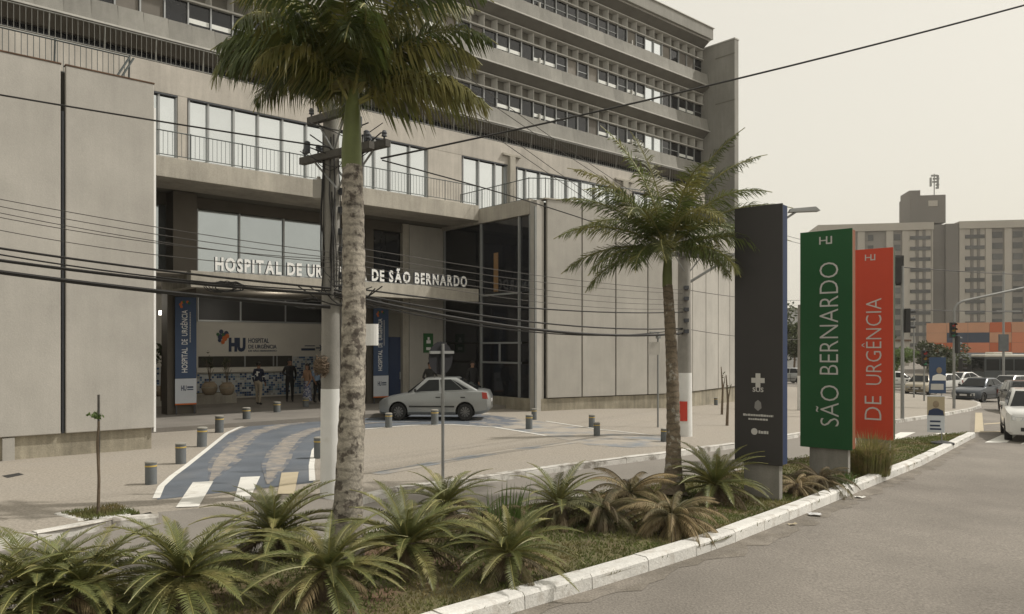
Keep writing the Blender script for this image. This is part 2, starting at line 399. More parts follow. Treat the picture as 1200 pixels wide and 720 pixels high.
# crossing and yellow marking in the street beyond the island
for q in ([(1032,517),(1055,507),(1073,507),(1050,517)], [(1066,519),(1098,508),(1120,508),(1100,513)], [(1154,519),(1174,510),(1192,510),(1180,519)], [(1196,521),(1212,511),(1232,511),(1222,521)]):
    sheet('crossing_bar', PP(q, 0), .008, m_mark)
sheet('lane_marking', PP([(1142,507),(1143,484),(1151,484),(1153,507)], 0), .008, m_marky)
sheet('lane_marking', PP([(1153,498),(1153,496.8),(1205,493.3),(1205,494.5)], 0), .008, m_marky)
sheet('lane_marking', PP([(1153,507),(1153,505.8),(1205,505),(1205,506.2)], 0), .008, m_marky)
gl = [Vector(p) for p in ISL_R]
def offs(k):
    o_ = []
    for i, p in enumerate(gl):
        d = (gl[min(i+1,len(gl)-1)]-gl[max(i-1,0)]).normalized(); o_.append(tuple(p+Vector((d.y,-d.x))*k))
    return o_
def wavy(a, seed):
    rng = random.Random(seed); o_ = []
    for p, q in zip(a, a[1:]):
        p = Vector(p); q = Vector(q); n_ = max(2, int((q-p).length/.22)); d = (q-p).normalized()
        for i in range(n_): o_.append(tuple(p.lerp(q, i/n_)+Vector((d.y,-d.x))*rng.uniform(-.13,.13)))
    return o_
sheet('gutter', offs(-.02)+wavy(offs(.27), 2)[::-1], .004, mat('gutter_dirt', (.155,.137,.113), .95, .25, 1.5, .4, 40, fine=.25, col2=(.19,.17,.145), c2scale=2.5, c2edge=(.42,.6)))
# drain cover
sheet('drain_cover', PP([(2,558),(22,554.5),(28,556.5),(9,560.5)], SW), SW+.004, m_trim)
# tree pit by the kerb
pit = PP([(62,603),(139,591),(174,603),(96,612.5)], SW)
pc = sum((Vector(p) for p in pit), Vector((0,0)))/4; pin = [tuple(pc+(Vector(p)-pc)*.83) for p in pit]
sheet('tree_pit_soil', pin, SW+.006, m_soil)
kerb('tree_pit_edging', pit+[pit[0]], m_kerbw, -1, .13, SW+.012, .8)

# ================================================================== HOSPITAL BUILDING
HB = thing('hospital_building', 'long concrete hospital with recessed entrance under a sign, balcony and ribbed office storeys above', 'building', BO, BA)
def part(name, mb_, m, parent=None, **k): return mb_.build(name, m, parent or HB, **k)
def bx(name, m, x0, x1, y0, y1, z0, z1, parent=None, **k): return part(name, MB().box(x0, x1, y0, y1, z0, z1), m, parent, **k)
# --- left block: tall precast panels over a plinth
LD = -1.8; LE = upx(180.5, LD); LT, LB = 8.72, .62
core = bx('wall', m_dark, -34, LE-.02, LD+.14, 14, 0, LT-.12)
bx('plinth', m_plinth, -34, LE-.03, LD+.10, LD+.5, -.3, LB+.03, core)
xs = [LE]
for px in (77.2,): xs.append(upx(px, LD))
pw = LE-xs[1]
gapw = .10
edges = [(xs[1], LE)]
for i in range(1, 9): edges.append((xs[1]-i*(pw*1.02+gapw)-0*pw, xs[1]-(i-1)*(pw*1.02+gapw)-gapw))
for a, b in edges:
    part('concrete_panel', MB().box(a, b, LD, LD+.14, LB, LT), m_panel, bevel=.015)
    bx('flashing', m_rust, a-.01, b+.012, LD-.012, LD+.16, LT+.002, LT+.03, core)
    bx('joint_mullion', m_alud, a-gapw+.03, a-.02, LD+.06, LD+.138, LB, LT-1.0)
bx('corner_strip', m_letter, LE+.004, LE+.05, LD+.02, LD+.16, LB-.1, LT-.55)
bx('plinth_pier', m_panel, upx(3, LD), upx(17.5, LD), LD+.02, LD+.11, -.3, LB-.02, core)
# railing on the left roof
def railing(name, pts, h, spacing, m, lean=0, posts=1.6, th=.012, base=.08):
    """pts: local (x, y, z) polyline"""
    mb = MB()
    for a, b in zip(pts, pts[1:]):
        a = Vector(a); b = Vector(b); L = (b-a).length; d = (b-a)/L
        mb.tube([a+Vector((0,0,h)), b+Vector((0,0,h))], th*1.6, 4); mb.tube([a+Vector((0,0,base)), b+Vector((0,0,base))], th*1.2, 4)
        n = max(1, int(L/spacing))
        for i in range(n+1):
            p = a+d*(L*i/n); mb.tube([p+Vector((0,0,base)), p+Vector((0,0,h))], th*.62, 4, caps=False)
        n = max(1, round(L/posts))
        for i in range(n+1):
            p = a+d*(L*i/n); mb.tube([p+Vector((0,lean,0)), p+Vector((0,0,h+.03))], th*1.7, 4)
    return part(name, mb, m)
railing('roof_railing', [(-30, LD+.5, LT-.1), (upx(152, LD+.5), LD+.5, LT-.1)], .78, .115, m_rail, .12)
xr = upx(152, LD+.5); part('railing_brace', MB().tube([(xr, LD+.5, LT+.68), (xr-.42, LD+.48, LT-.1)], .025, 5).tube([(xr+.09, LD+.5, LT+.68), (xr-.32, LD+.48, LT-.1)], .025, 5), m_rail)
# --- right block: two facets of panels
f1 = Vector((.977, -.2146)).normalized(); f2 = Vector((.972, .235)).normalized()
RT = 8.12; c1 = Vector((0, 0)) + f1*6.86; c2 = c1 + f2*12.6
nrm = lambda d: Vector((d.y, -d.x))     # outward
def facet_box(name, o, d, s0, s1, t0, t1, z0, z1, m, parent=None, bevel=0):
    n = nrm(d); q = [o+d*s0+n*t1, o+d*s1+n*t1, o+d*s1+n*t0, o+d*s0+n*t0]
    mb = MB().hexa([(p.x, p.y, z0) for p in q], [(p.x, p.y, z1) for p in q]); return part(name, mb, m, parent, bevel=bevel)
O2 = Vector((0, 0))
jam = bx('corner_column', m_panel, -.02, .34, .02, .40, -.3, RT-.06)
poly = [(.36,.16), tuple(c1-nrm(f1)*.14), tuple(c2-nrm(f2)*.14), (18.6, 12), (.2, 12), (.2,.42)]
rc = part('wall', MB().prism(poly, -.9, RT-.08), m_dark)
s = .40; w1 = (6.86-.40)/4
for i in range(4): facet_box('concrete_panel', O2, f1, s+i*w1+.03, s+(i+1)*w1-.03, -.13, 0, .61, RT, m_panel, bevel=.012)
for i in range(8): facet_box('concrete_panel', c1, f2, i*1.575+.03, (i+1)*1.575-.03, -.13, 0, .61, RT, m_panel, bevel=.012)
facet_box('plinth', O2, f1, .1, 6.86, -.3, -.06, -.9, .58, m_plinth, rc); facet_box('plinth', c1, f2, 0, 12.6, -.3, -.06, -.9, .58, m_plinth, rc)
facet_box('coping', O2, f1, .3, 6.86, -.4, .03, RT+.004, RT+.05, m_conc, rc); facet_box('coping', c1, f2, 0, 12.6, -.4, .03, RT+.004, RT+.05, m_conc, rc)
bx('downpipe', m_steel, -.10, -.03, .02, .09, -.1, RT-.3)
# side glazing of the right block (faces the entrance)
bx('fascia', m_conc, -.06, .30, .41, 6, RT-.55, RT+.04, bevel=.01)
bx('plinth', m_plinth, -.03, .18, .41, 6, -.2, .58)
ys = [.42, 1.05, 3.38, 6.0]
for a, b in zip(ys, ys[1:]):
    for z0, z1 in ((.60, 1.88), (1.96, 2.66), (2.74, 4.6), (4.66, RT-.57)):
        w = bx('window', m_glassd, .06, .10, a+.04, b-.04, z0, z1)
for y in ys[:-1]+[5.9]: bx('mullion', m_alu, -.02, .12, y-.04, y+.04, .585, RT-.56)
for z in (1.92, 2.70, 4.63): bx('transom', m_alu, .0, .11, 1.10, 3.33, z-.035, z+.035)
bx('mullion', m_alu, .005, .11, 2.2, 2.26, 1.96, 2.66)
bx('wood_strip', mat('timber', (.22,.13,.06), .6), .03, .058, 2.35, 2.6, 4.75, 6.3)
# --- balcony storey
BD, BS = 3.4, 8.3          # balcony front depth and floor
bl = -22
slab = bx('balcony_slab', m_conc, bl, -.08, BD, 5.2, 7.68, BS, bevel=.015)
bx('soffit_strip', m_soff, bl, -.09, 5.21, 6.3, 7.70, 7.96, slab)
railing('balcony_railing', [(-18, BD+.08, BS), (-.1, BD+.08, BS)], .80, .135, m_rail)
railing('roof_railing', [(.06, 4.8, RT), (.06, .55, RT), tuple(O2+f1*.5-nrm(f1)*.25)+(RT,), tuple(c1-nrm(f1)*.25)+(RT,), tuple(c1+f2*8-nrm(f2)*.25)+(RT,)], .85, .145, m_rail)
WD = 5.0; WT = 11.65; WZ = 10.72
wl, wr = -24, 18.0
wall = bx('upper_wall', m_wall, wl, wr, WD, WD+.5, WZ, WT, bevel=.012)
bx('upper_wall_backing', m_dark, wl, wr, WD+.36, WD+.6, 7.9, WZ-.01, wall)
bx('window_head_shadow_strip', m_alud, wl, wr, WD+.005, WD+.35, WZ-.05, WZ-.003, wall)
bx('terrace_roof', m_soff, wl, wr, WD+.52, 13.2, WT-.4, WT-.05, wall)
def winrow(pxs, d=WD+.14):
    us = [upx(p, WD+.06) for p in pxs]
    for a, b in zip(us, us[1:]):
        w = bx('window', m_glassm, a+.03, b-.03, d, d+.04, BS+.06, WZ-.09)
    for u in us: bx('mullion', m_alu, u-.03, u+.03, WD+.04, d+.05, BS+.01, WZ-.055)
def pier(p0, p1, z1=WZ-.004): bx('pier', m_wall, upx(p0, WD), upx(p1, WD), WD+.002, WD+.34, BS+.005, z1, wall)
pier(140, 165); winrow((167,186,207)); pier(208.5,219.5)
winrow((221.5,244,274,302.5,331,359,386,410)); pier(411.5,424); winrow((426,439,457,480,500.5)); pier(502,541)
winrow((542.5,561,580,593.5)); pier(595,604.5)
part('wall_pipe_bracket', MB().box(upx(597.5,WD-.12), upx(603.5,WD-.12), WD-.16, WD-.004, BS, WZ+.36).box(upx(590,WD-.12), upx(611,WD-.12), WD-.12, WD-.006, WZ+.38, WZ+.47), m_conc)
winrow((606,616,632.5,648.5,664.5,681,697,713,729)); pier(730.5,741); winrow((743,758,773,787,801,814))
part('wall_pipe_bracket', MB().box(upx(730,WD-.12), upx(736,WD-.12), WD-.16, WD-.004, BS, WZ+.36).box(upx(722,WD-.12), upx(743,WD-.12), WD-.12, WD-.006, WZ+.38, WZ+.47), m_conc)
railing('terrace_railing', [(wl, WD+.15, WT), (wr, WD+.15, WT)], .80, .15, m_railg, .12, 1.5)
# --- tower
TD, TL, TR, MW = 12.0, -19.0, 28.8, .955
sb = [15.2+3.35*k for k in range(4)]
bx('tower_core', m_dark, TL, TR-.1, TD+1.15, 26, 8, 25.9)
bx('tower_base_glazing', m_glassd, TL, TR-.2, TD+1.0, TD+1.1, WT-.1, 15.0)
nmod = int((TR-TL)/MW)
rr = random.Random(3)
def sill_mesh(k, h):
    x0, x1 = .014, MW-.018
    return MB().hexa([(x0, .16, 0), (x1, 0, 0), (x1, .5, 0), (x0, .5, 0)], [(x0, .22, h), (x1, .18, h), (x1, .55, h), (x0, .55, h)]).mesh('precast_sill', m_tower)
sm_ = sill_mesh(0, .88)
fm_ = MB().hexa([(.03,.6,0),(.07,.6,0),(.17,.995,0),(-.07,.995,0)], [(.03,.6,.66),(.07,.6,.66),(.17,.995,.66),(-.07,.995,.66)]).mesh('fin', m_towerl)
for k in range(4):
    z = sb[k]
    for i in range(nmod):
        o = mobj('precast_sill', sm_, HB, loc=(TL+i*MW, TD, z)) if k < 3 else None
    bx('floor_edge', m_towerl, TL, TR, TD-.05, TD+.3, z-.075, z-.004)
    part('sloped_soffit', MB().hexa([(TL,TD+.62,z-.50),(TR,TD+.62,z-.50),(TR,TD+.98,z-.45),(TL,TD+.98,z-.45)], [(TL,TD+.02,z-.08),(TR,TD+.02,z-.08),(TR,TD+.98,z-.08),(TL,TD+.98,z-.08)]), m_tsoff if k else m_brown)  # lowest soffit takes the darker brown: shade under the tower put into its colour
    if k == 0: continue
    bx('ledge', m_towerl, TL, TR, TD+.50, TD+.97, z-.57, z-.505)
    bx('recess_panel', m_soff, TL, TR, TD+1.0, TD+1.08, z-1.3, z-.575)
    for i in range(nmod+1): mobj('fin', fm_, HB, loc=(TL+i*MW-.05, TD, z-1.24))
    bx('window_head', m_towerl, TL, TR, TD+.54, TD+.99, z-1.32, z-1.245)
    for i in range(nmod):
        x = TL+i*MW; z0, z1 = z-2.47, z-1.33
        st = rr.random(); end = i >= nmod-7
        gm = m_glassm if end and i in (nmod-7, nmod-6) else m_glassd
        w = bx('window', gm, x+.03, x+MW-.03, TD+.72, TD+.76, z0, z1)
        if gm is m_glassd:
            if i % 9 in (2,3,5,6) and k < 3:
                bx('blind', m_blind, x+.05, x+MW-.05, TD+.705, TD+.716, z0+.30, z0+.50, w)
            elif st < .28: bx('blind', mat('old_blind', (.16,.145,.125), .7, rand=.3), x+.05, x+MW-.05, TD+.705, TD+.716, z0+.1, z1-.04, w)
            elif st < .7: bx('transom', m_alu, x+.05, x+MW-.05, TD+.69, TD+.715, z0+.55, z0+.60, w)
        bx('mullion', m_alu, x-.03, x+.03, TD+.62, TD+.78, z0-.02, z1+.005, w)
        if i % 9 == 5: bx('pilaster', m_towerl, x+MW*.5-.05, x+MW*.5+.05, TD+.55, TD+.70, z0-.02, z0+.5, w)
z = sb[3]
bx('roof_cornice', m_tower, TL, TR+.1, TD-.25, TD+2, z+.003, z+.82, bevel=.02); bx('roof_cap', m_towerl, TL, TR+.2, TD-.32, TD+2, z+.823, z+.87)
bx('tower_roof', m_tower, TL, TR, TD+2.02, 26, 25.7, z+.80)
es = bx('end_wall', m_tower, TR+.005, TR+.5, TD-2.1, 26, 0, 24.75)
for z in (23.7, 20.35, 17.0): bx('end_wall_joint', m_soff, TR-.012, TR+.004, TD-2.12, TD-.5, z, z+.08, es)
bx('end_wall_cap', m_towerl, TR-.03, TR+.55, TD-2.13, 26, 24.755, 24.85, es)
# --- upper entrance recess (between canopy and balcony)
RD = 6.0
bx('lintel', m_brown, -14, 0, RD, RD+.4, 7.30, 7.69)
bx('recess_column', m_brown, upx(203,5.3), upx(231,5.3), 5.3, 6.35, 4.94, 7.67)
us = [upx(231.5,RD), upx(281,RD), upx(333,RD), upx(384,RD)]
for a, b in zip(us, us[1:]): bx('window', m_glassg, a+.03, b-.03, RD+.08, RD+.12, 4.95, 7.28)
for u in us: bx('mullion', m_alu, u-.03, u+.03, RD+.02, RD+.13, 4.94, 7.295)
bx('window', m_glassg, upx(176,RD), upx(195,RD), RD+.08, RD+.12, 4.95, 7.28)
bx('dark_wall', m_dark, -22, .15, RD+.45, RD+.7, 4.9, 7.68)
bx('pier', m_brown, upx(386,RD), upx(421,RD), RD-.05, RD+.4, 4.94, 7.29)
bx('window', m_glassd, upx(421.5,RD), upx(427,RD), RD+.1, RD+.15, 4.95, 7.28)
bx('pier', m_brown, upx(427.5,RD), upx(437,RD), RD-.05, RD+.4, 4.94, 7.29)
bx('window', m_glassd, upx(437.5,RD), upx(453,RD), RD+.1, RD+.15, 4.95, 7.28)
bx('window', m_glassd, upx(453.5,RD), upx(470.5,RD), RD+.1, RD+.15, 4.95, 7.28)
for z0, z1 in ((4.94, 7.66), (.2, 4.70)):
    bx('column', m_conc, upx(471,RD), upx(478,RD), RD-.08, RD+.4, z0, z1)
    bx('concrete_wall', m_panel, upx(479.5,RD), upx(522,RD), RD-.02, RD+.4, z0, z1, bevel=.01)
    bx('column', m_conc, upx(522.5,RD), -.02, RD-.03, RD+.4, z0, z1)
# --- canopy and deep porch
PZ = .25; CZ = 4.80; PD = 13.5
cl = upx(223.5, BD)
can = bx('canopy_beam', m_conc, cl, -.09, BD, BD+.35, 4.38, 4.90, bevel=.012)
bx('canopy_return', m_plinth, cl+.002, cl+.34, BD+.353, 6.2, 4.40, 4.89)
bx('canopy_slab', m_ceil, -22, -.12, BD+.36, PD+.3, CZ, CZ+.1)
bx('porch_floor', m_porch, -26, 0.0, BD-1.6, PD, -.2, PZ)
bx('back_wall', m_white, -22, 1.0, PD, PD+.3, PZ, CZ-.01)
u0, u1 = upx(231,PD), upx(384,PD)
# glazed strip on top of the back wall
zt0, zt1 = zpx(300, 376.5, PD), zpx(300, 351, PD)
strip = bx('clerestory_frame', m_alu, u0, u1, PD-.09, PD-.005, zt0-.07, zt1+.05)
us = [u0, upx(281,PD), upx(333.5,PD), u1]
for a, b in zip(us, us[1:]): bx('pane', mat('clerestory_glass', (.03,.03,.03), .4, .1, 1, spec=.3), a+.04, b-.04, PD-.10, PD-.092, zt0, zt1, strip)
# reception hatch and mosaic tiles
zo0, zo1 = zpx(290, 430, PD), zpx(290, 417.5, PD)
bx('reception_hatch', m_dark, upx(232.5,PD), upx(342,PD), PD-.03, PD-.004, zo0, zo1)
for px in (286.5, 320, 324): bx('hatch_post', m_alu, upx(px,PD)-.03, upx(px,PD)+.03, PD-.06, PD-.033, zo0, zo1)
ctr = bx('reception_counter', m_white, upx(230,PD-.3), upx(341,PD-.3), PD-.40, PD-.035, zo0-.22, zo0-.01)
tm = [mat('tile_'+n, c, .35, .08, 3, rand=.1) for n, c in (('blue', (.045,.10,.22)), ('pale', (.50,.53,.54)), ('sky', (.16,.26,.36)), ('navy', (.025,.05,.12)), ('grey', (.36,.37,.36)))]
rt = random.Random(5)
ts = .105
tmesh = [MB().box((.006), ts-.006, -.014, 0, .006, ts-.006).mesh('tile', m) for m in tm]
def tiles(ua, ub, za, zb, d, base_m=None, cap=300, name='tile'):
    """mosaic: the tiles that show largest as parts, the rest joined"""
    rest = MB(); nn = 0
    nx, nz = int((ub-ua)/ts), int((zb-za)/ts)
    for j in range(nz):
        for i in range(nx):
            k = rt.choices(range(5), (2.6,5,1.6,1.6,1.6))[0]; x = ua+i*ts; z = za+j*ts
            if nn < cap: mobj('tile', tmesh[k], HB, loc=(x, d, z)); nn += 1
            else: rest.box(x+.008, x+ts-.008, d-.014, d, z+.008, z+ts-.008, k)
    if rest.v: tag(rest.build('mosaic_tiles', tm, HB), kind='stuff')
bx('counter_front', m_white, upx(230,PD-.25), upx(342,PD-.25), PD-.24, PD-.036, PZ, zo0-.225)
tiles(upx(231,PD-.25), upx(341,PD-.25), PZ+.06, zo0-.23, PD-.243, cap=180)
tiles(upx(343,PD), upx(392,PD), PZ+.06, zpx(360,416,PD), PD-.003, cap=100)
tiles(upx(168,PD), upx(200,PD), PZ+.06, zpx(190,430,PD), PD-.003, cap=20)
# logo on the back wall
lg = part('wall_logo', text_mb('HU', (upx(268,PD), PD-.003, zpx(277,412.5,PD)), (1,0,0), (0,0,1), zpx(277,396,PD)-zpx(277,412.5,PD), upx(287.5,PD)-upx(268,PD), .06, .03), [m_navy, m_navy])
cc = [(258,395,m_navy,.12),(262,393,m_greenp,.10),(265,391,m_navy,.11),(259,389,m_navy,.10),(263,397,m_orange,.12),(261,401,m_orange,.09),(266,394,m_orange,.10),(255,392,m_greenp,.07),(257,399,m_navy,.08)]
for px, py, m, r in cc:
    u, z = upx(px,PD), zpx(px,py,PD)
    part('logo_petal', MB().add([(u+r*math.cos(a*.785), PD-.02-.002*len(lg.children), z+r*1.1*math.sin(a*.785)) for a in range(8)], [tuple(range(8))]), m, lg)
for s_, px0, px1, y1, y0 in (('HOSPITAL', 291, 315, 396.5, 402), ('DE URGÊNCIA', 291, 324, 403, 408.7), ('DE SÃO BERNARDO', 291, 324, 410, 412.3)):
    part('wall_lettering', text_mb(s_, (upx(px0,PD), PD-.003, zpx(px0,y0,PD)), (1,0,0), (0,0,1), zpx(px0,y1,PD)-zpx(px0,y0,PD), upx(px1,PD)-upx(px0,PD), .01, .02), [m_navy, m_navy])
arr = part('wall_arrow', MB().add([(upx(x,PD), PD-.02, zpx(x,y,PD)) for x, y in ((370,407.3),(376,407.3),(373.5,404.5),(375,404.5),(379,408),(375,411.5),(373.5,411.5),(376,408.7),(370,408.7))], [tuple(range(9))]), m_navy)
bx('wall_lettering_bar', m_navy, upx(353,PD), upx(369,PD), PD-.02, PD-.002, zpx(360,411,PD), zpx(360,408.3,PD))
bx('wall_lettering_bar', m_navy, upx(357,PD), upx(369,PD), PD-.02, PD-.002, zpx(360,406,PD), zpx(360,405,PD))
# porch columns, door, side wall behind the glazing
bx('porch_column', m_brown, upx(197,6.0), upx(231,6.0), 6.08, 6.7, PZ, CZ)
bx('porch_column', m_brown, upx(431,6.0), upx(456,6.0), 6.08, 6.6, PZ, CZ)
dr = bx('door', m_navy, upx(456,RD+.1), upx(470.5,RD+.1), RD+.1, RD+.16, PZ, 2.95); bx('door_handle', m_alu, upx(468,RD+.1), upx(469,RD+.1), RD+.04, RD+.095, 1.2, 1.5, dr)
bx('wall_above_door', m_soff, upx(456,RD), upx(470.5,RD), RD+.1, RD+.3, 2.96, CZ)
bx('porch_side_wall', m_dark, .16, .3, 6.0, PD, PZ, CZ)
sg = bx('first_aid_sign', m_greenp, upx(496.5,RD-.05), upx(507.5,RD-.05), RD-.06, RD-.022, zpx(502,413.5,RD), zpx(502,391,RD))
u = upx(502,RD-.05); z = zpx(502,400,RD)
part('sign_symbol', MB().box(u-.11, u+.11, RD-.068, RD-.062, z-.10, z+.04).box(u-.05, u+.05, RD-.068, RD-.062, z+.05, z+.17).box(u-.12, u+.12, RD-.068, RD-.062, z-.38, z-.26), m_printw, sg)
# lettering on the canopy: each letter on its own
tx = 'HOSPITAL DE URGÊNCIA DE SÃO BERNARDO'
L0, L1 = upx(252, BD), upx(547, BD)
adv = {' ': .42, 'I': .30}
wid = []
for ch in tx:
    if ch == ' ': wid.append(.34); continue
    vs_, _ = text_me(ch, .035); wid.append((max(v.x for v in vs_)-min(v.x for v in vs_))*.92+.13)
tot = sum(wid)-.13; k = (L1-L0)/tot; x = L0
LET = bx('sign_rail', m_alu, L0, L1, BD+.05, BD+.10, 4.905, 4.935)
capH = .43
for ch, w in zip(tx, wid):
    if ch != ' ':
        vs_, _ = text_me(ch, .035); hh = max(v.y for v in vs_)-min(v.y for v in vs_); lo = min(v.y for v in vs_)
        ref, _ = text_me('H', .035); rh = max(v.y for v in ref)-min(v.y for v in ref)
        part('letter', text_mb(ch, (x, BD+.075, 4.945+(lo-min(v.y for v in ref))*capH/rh), (1,0,0), (0,0,1), capH*hh/rh, (w-.13)*k, .035, .09), [m_letter, m_letters], LET)
    x += w*k
# porch lamps that are lit in the photograph
def lamp(px, py, d):
    u, z = upx(px, d), zpx(px, py, d)
    l = part('porch_lamp', MB().box(u-.2, u+.2, d-.05, d+.05, z-.075, z+.075), mat('lamp_glow', (1,.93,.8), .5, 0, 1, emit=6))
    bx('lamp_bracket', m_alud, u-.02, u+.02, d, d+.03, z+.061, CZ, l)
lamp(193.5, 367, 7.5); lamp(427, 372, 9); lamp(455, 376, 9.5)
pl = bpy.data.lights.new('porch_light', 'POINT'); pl.energy = 60; pl.color = (1,.93,.8); pl.shadow_soft_size = .06
for u_, d_ in ((-12.5, 8.5), (-6, 9.5)):
    lo_ = bpy.data.objects.new('porch_light', pl); COL.objects.link(lo_); lo_.parent = HB; lo_.location = (u_, d_, 4.2)

# ================================================================== PLANTS
def frond_mb(rng, length, elev, droop, n, leaf, lw, vup=.2, sag=.5, sweep=.45, twist=0, rr_=.012, naked=.12, plume=0.0, pw=1.4):
    """pinnate leaf heading +x: rachis rising at elev and arching over, leaflets on both sides"""
    mb = MB(); N = 14; pts = []; p = Vector((0,0,0)); st = length/N; side = rng.uniform(-.25,.25)*twist
    for i in range(N+1):
        s = i/N; a = elev-droop*s**pw
        pts.append((p.copy(), a, s)); p = p+Vector((math.cos(a), side*s, math.sin(a))).normalized()*st
    mb.tube([q[0] for q in pts], [rr_*(1-.8*q[2])+.002 for q in pts], 4, 1, False)
    def at(s):
        f = s*N; i = min(int(f), N-1); t = f-i; return pts[i][0].lerp(pts[i+1][0], t), pts[i][1]*(1-t)+pts[i+1][1]*t
    for k in range(n):
        s = naked+(1-naked)*(k+.5)/n; c, a = at(s)
        T = Vector((math.cos(a), 0, math.sin(a))); U = Vector((-math.sin(a), 0, math.cos(a)))
        prof = (math.sin(math.pi*min(1, .12+s*.93))**.55)*(1-.15*s)
        for sd_ in (-1, 1):
            v = vup+rng.uniform(-1, 1)*plume; sw = sweep+rng.uniform(-.12,.12)+.5*s*s
            D = (T*math.sin(sw)+Vector((0,sd_,0))*math.cos(sw)*math.cos(v)+U*math.sin(v)*math.cos(sw)).normalized()
            L = leaf*prof*rng.uniform(.85,1.1); g1 = Vector((0,0,-1))*L*sag
            wd = T*lw*.5
            b = c; m1 = c+D*L*.5+g1*.22; e = c+D*L*.93+g1
            mb.add([b-wd*.6, b+wd*.6, m1+wd, m1-wd, e], [(0,1,2,3), (3,2,4)])
    return mb
def palm(name, label, base, top, radii, crown, mtr, mlf, seed):
    rng = random.Random(seed)
    t = thing(name, label, 'palm tree', base)
    top = Vector(top)-Vector(base); N = 60
    pts = []; rs = []
    for i in range(N+1):
        s = i/N; c = Vector((top.x*s+.06*math.sin(s*3)*top.z/5, top.y*s, top.z*s))
        pts.append(c); r = radii[0]*(1-s)+radii[1]*s+radii[2]*math.exp(-s*14); rs.append(r*(1+.035*math.sin(i*2.1)+rng.uniform(-.012,.012)))
    MB().tube(pts, rs, 14).build('trunk', mtr, t, smooth=True)
    sh = crown['shaft']
    MB().tube([top+Vector((0,0,-.02)), top+Vector((0,0,sh*.25)), top+Vector((.01,0,sh*.7)), top+Vector((.02,0,sh))], [radii[1]*.98, radii[1]*.98, radii[1]*.78, radii[1]*.55], 12).build('crownshaft', m_shaft, t, smooth=True)
    for az, el, dr, ln in crown['fronds']:
        ln *= crown.get('k', 1)
        f = frond_mb(rng, ln, R(el), R(dr), crown.get('n', 62), crown['leaf'], crown['lw'], .15, crown['sag'], .5, 1, .022, .13, crown['plume'])
        o = f.build('frond', [m_yel if rng.random() < .16 or (mlf is m_palm and abs(az+10) < 8) else mlf, m_rach], t, loc=top+Vector((0,0,sh*rng.uniform(.75,1)))); o.rotation_euler = (rng.uniform(-.2,.2), 0, R(az))
    return t
rg = random.Random(11)
fr = []
for i in range(10): fr.append((i*36+rg.uniform(-12,12), rg.uniform(62,80), rg.uniform(80,120), rg.uniform(2.2,2.7)))
for i in range(11): fr.append((i*33+rg.uniform(-12,12), rg.uniform(46,64), rg.uniform(98,130), rg.uniform(1.9,2.3)))
fr += [(-8, 24, 78, 1.95), (-14, 30, 85, 1.8), (180, 55, 118, 1.95), (200, 50, 125, 1.8), (165, 66, 140, 2.4), (190, 60, 150, 2.3), (230, 58, 140, 1.7), (150, 55, 125, 1.8), (280, 58, 140, 1.7)]
palm('palm_tree', 'tall palm with grey ringed trunk, its crown cut by the top picture edge', P(405, 652, SW-.02),
     At(412, 196, 9.5), (.17, .128, .05), dict(shaft=.95, fronds=fr, leaf=.52, lw=.030, sag=.85, plume=.55, n=92), m_trunk, m_palm, 21)
rg = random.Random(5)
fr2 = [(175, 78, 40, 2.3), (120, 80, 30, 2.2), (10, 62, 55, 2.3), (-8, 40, 60, 2.0), (5, 18, 40, 2.0), (182, 48, 60, 2.0), (185, 28, 62, 1.9), (172, 8, 55, 1.75),
       (205, 55, 80, 1.9), (330, 55, 80, 1.9), (235, 45, 95, 1.7), (290, 40, 100, 1.7), (270, 65, 80, 2.0), (90, 55, 70, 2.0), (60, 45, 80, 1.9), (140, 40, 80, 1.9),
       (20, 35, 85, 1.9), (180, -5, 60, 1.5), (0, 2, 60, 1.6), (225, 0, 70, 1.3), (315, -2, 70, 1.3), (155, 62, 55, 2.3), (40, 68, 60, 2.2), (-25, 25, 75, 1.7), (195, 5, 60, 1.5), (250, 15, 85, 1.4), (310, 12, 85, 1.5), (350, 75, 45, 2.2)]
palm('palm_tree', 'smaller palm with brown mottled trunk beside the dark totem sign', P(789, 581, SW-.02), At(782, 335, 13.3), (.125, .088, .12),
     dict(shaft=.72, fronds=fr2, leaf=.48, lw=.022, sag=.36, plume=.6, n=112, k=1.12), m_trunk2, m_palm2, 22)

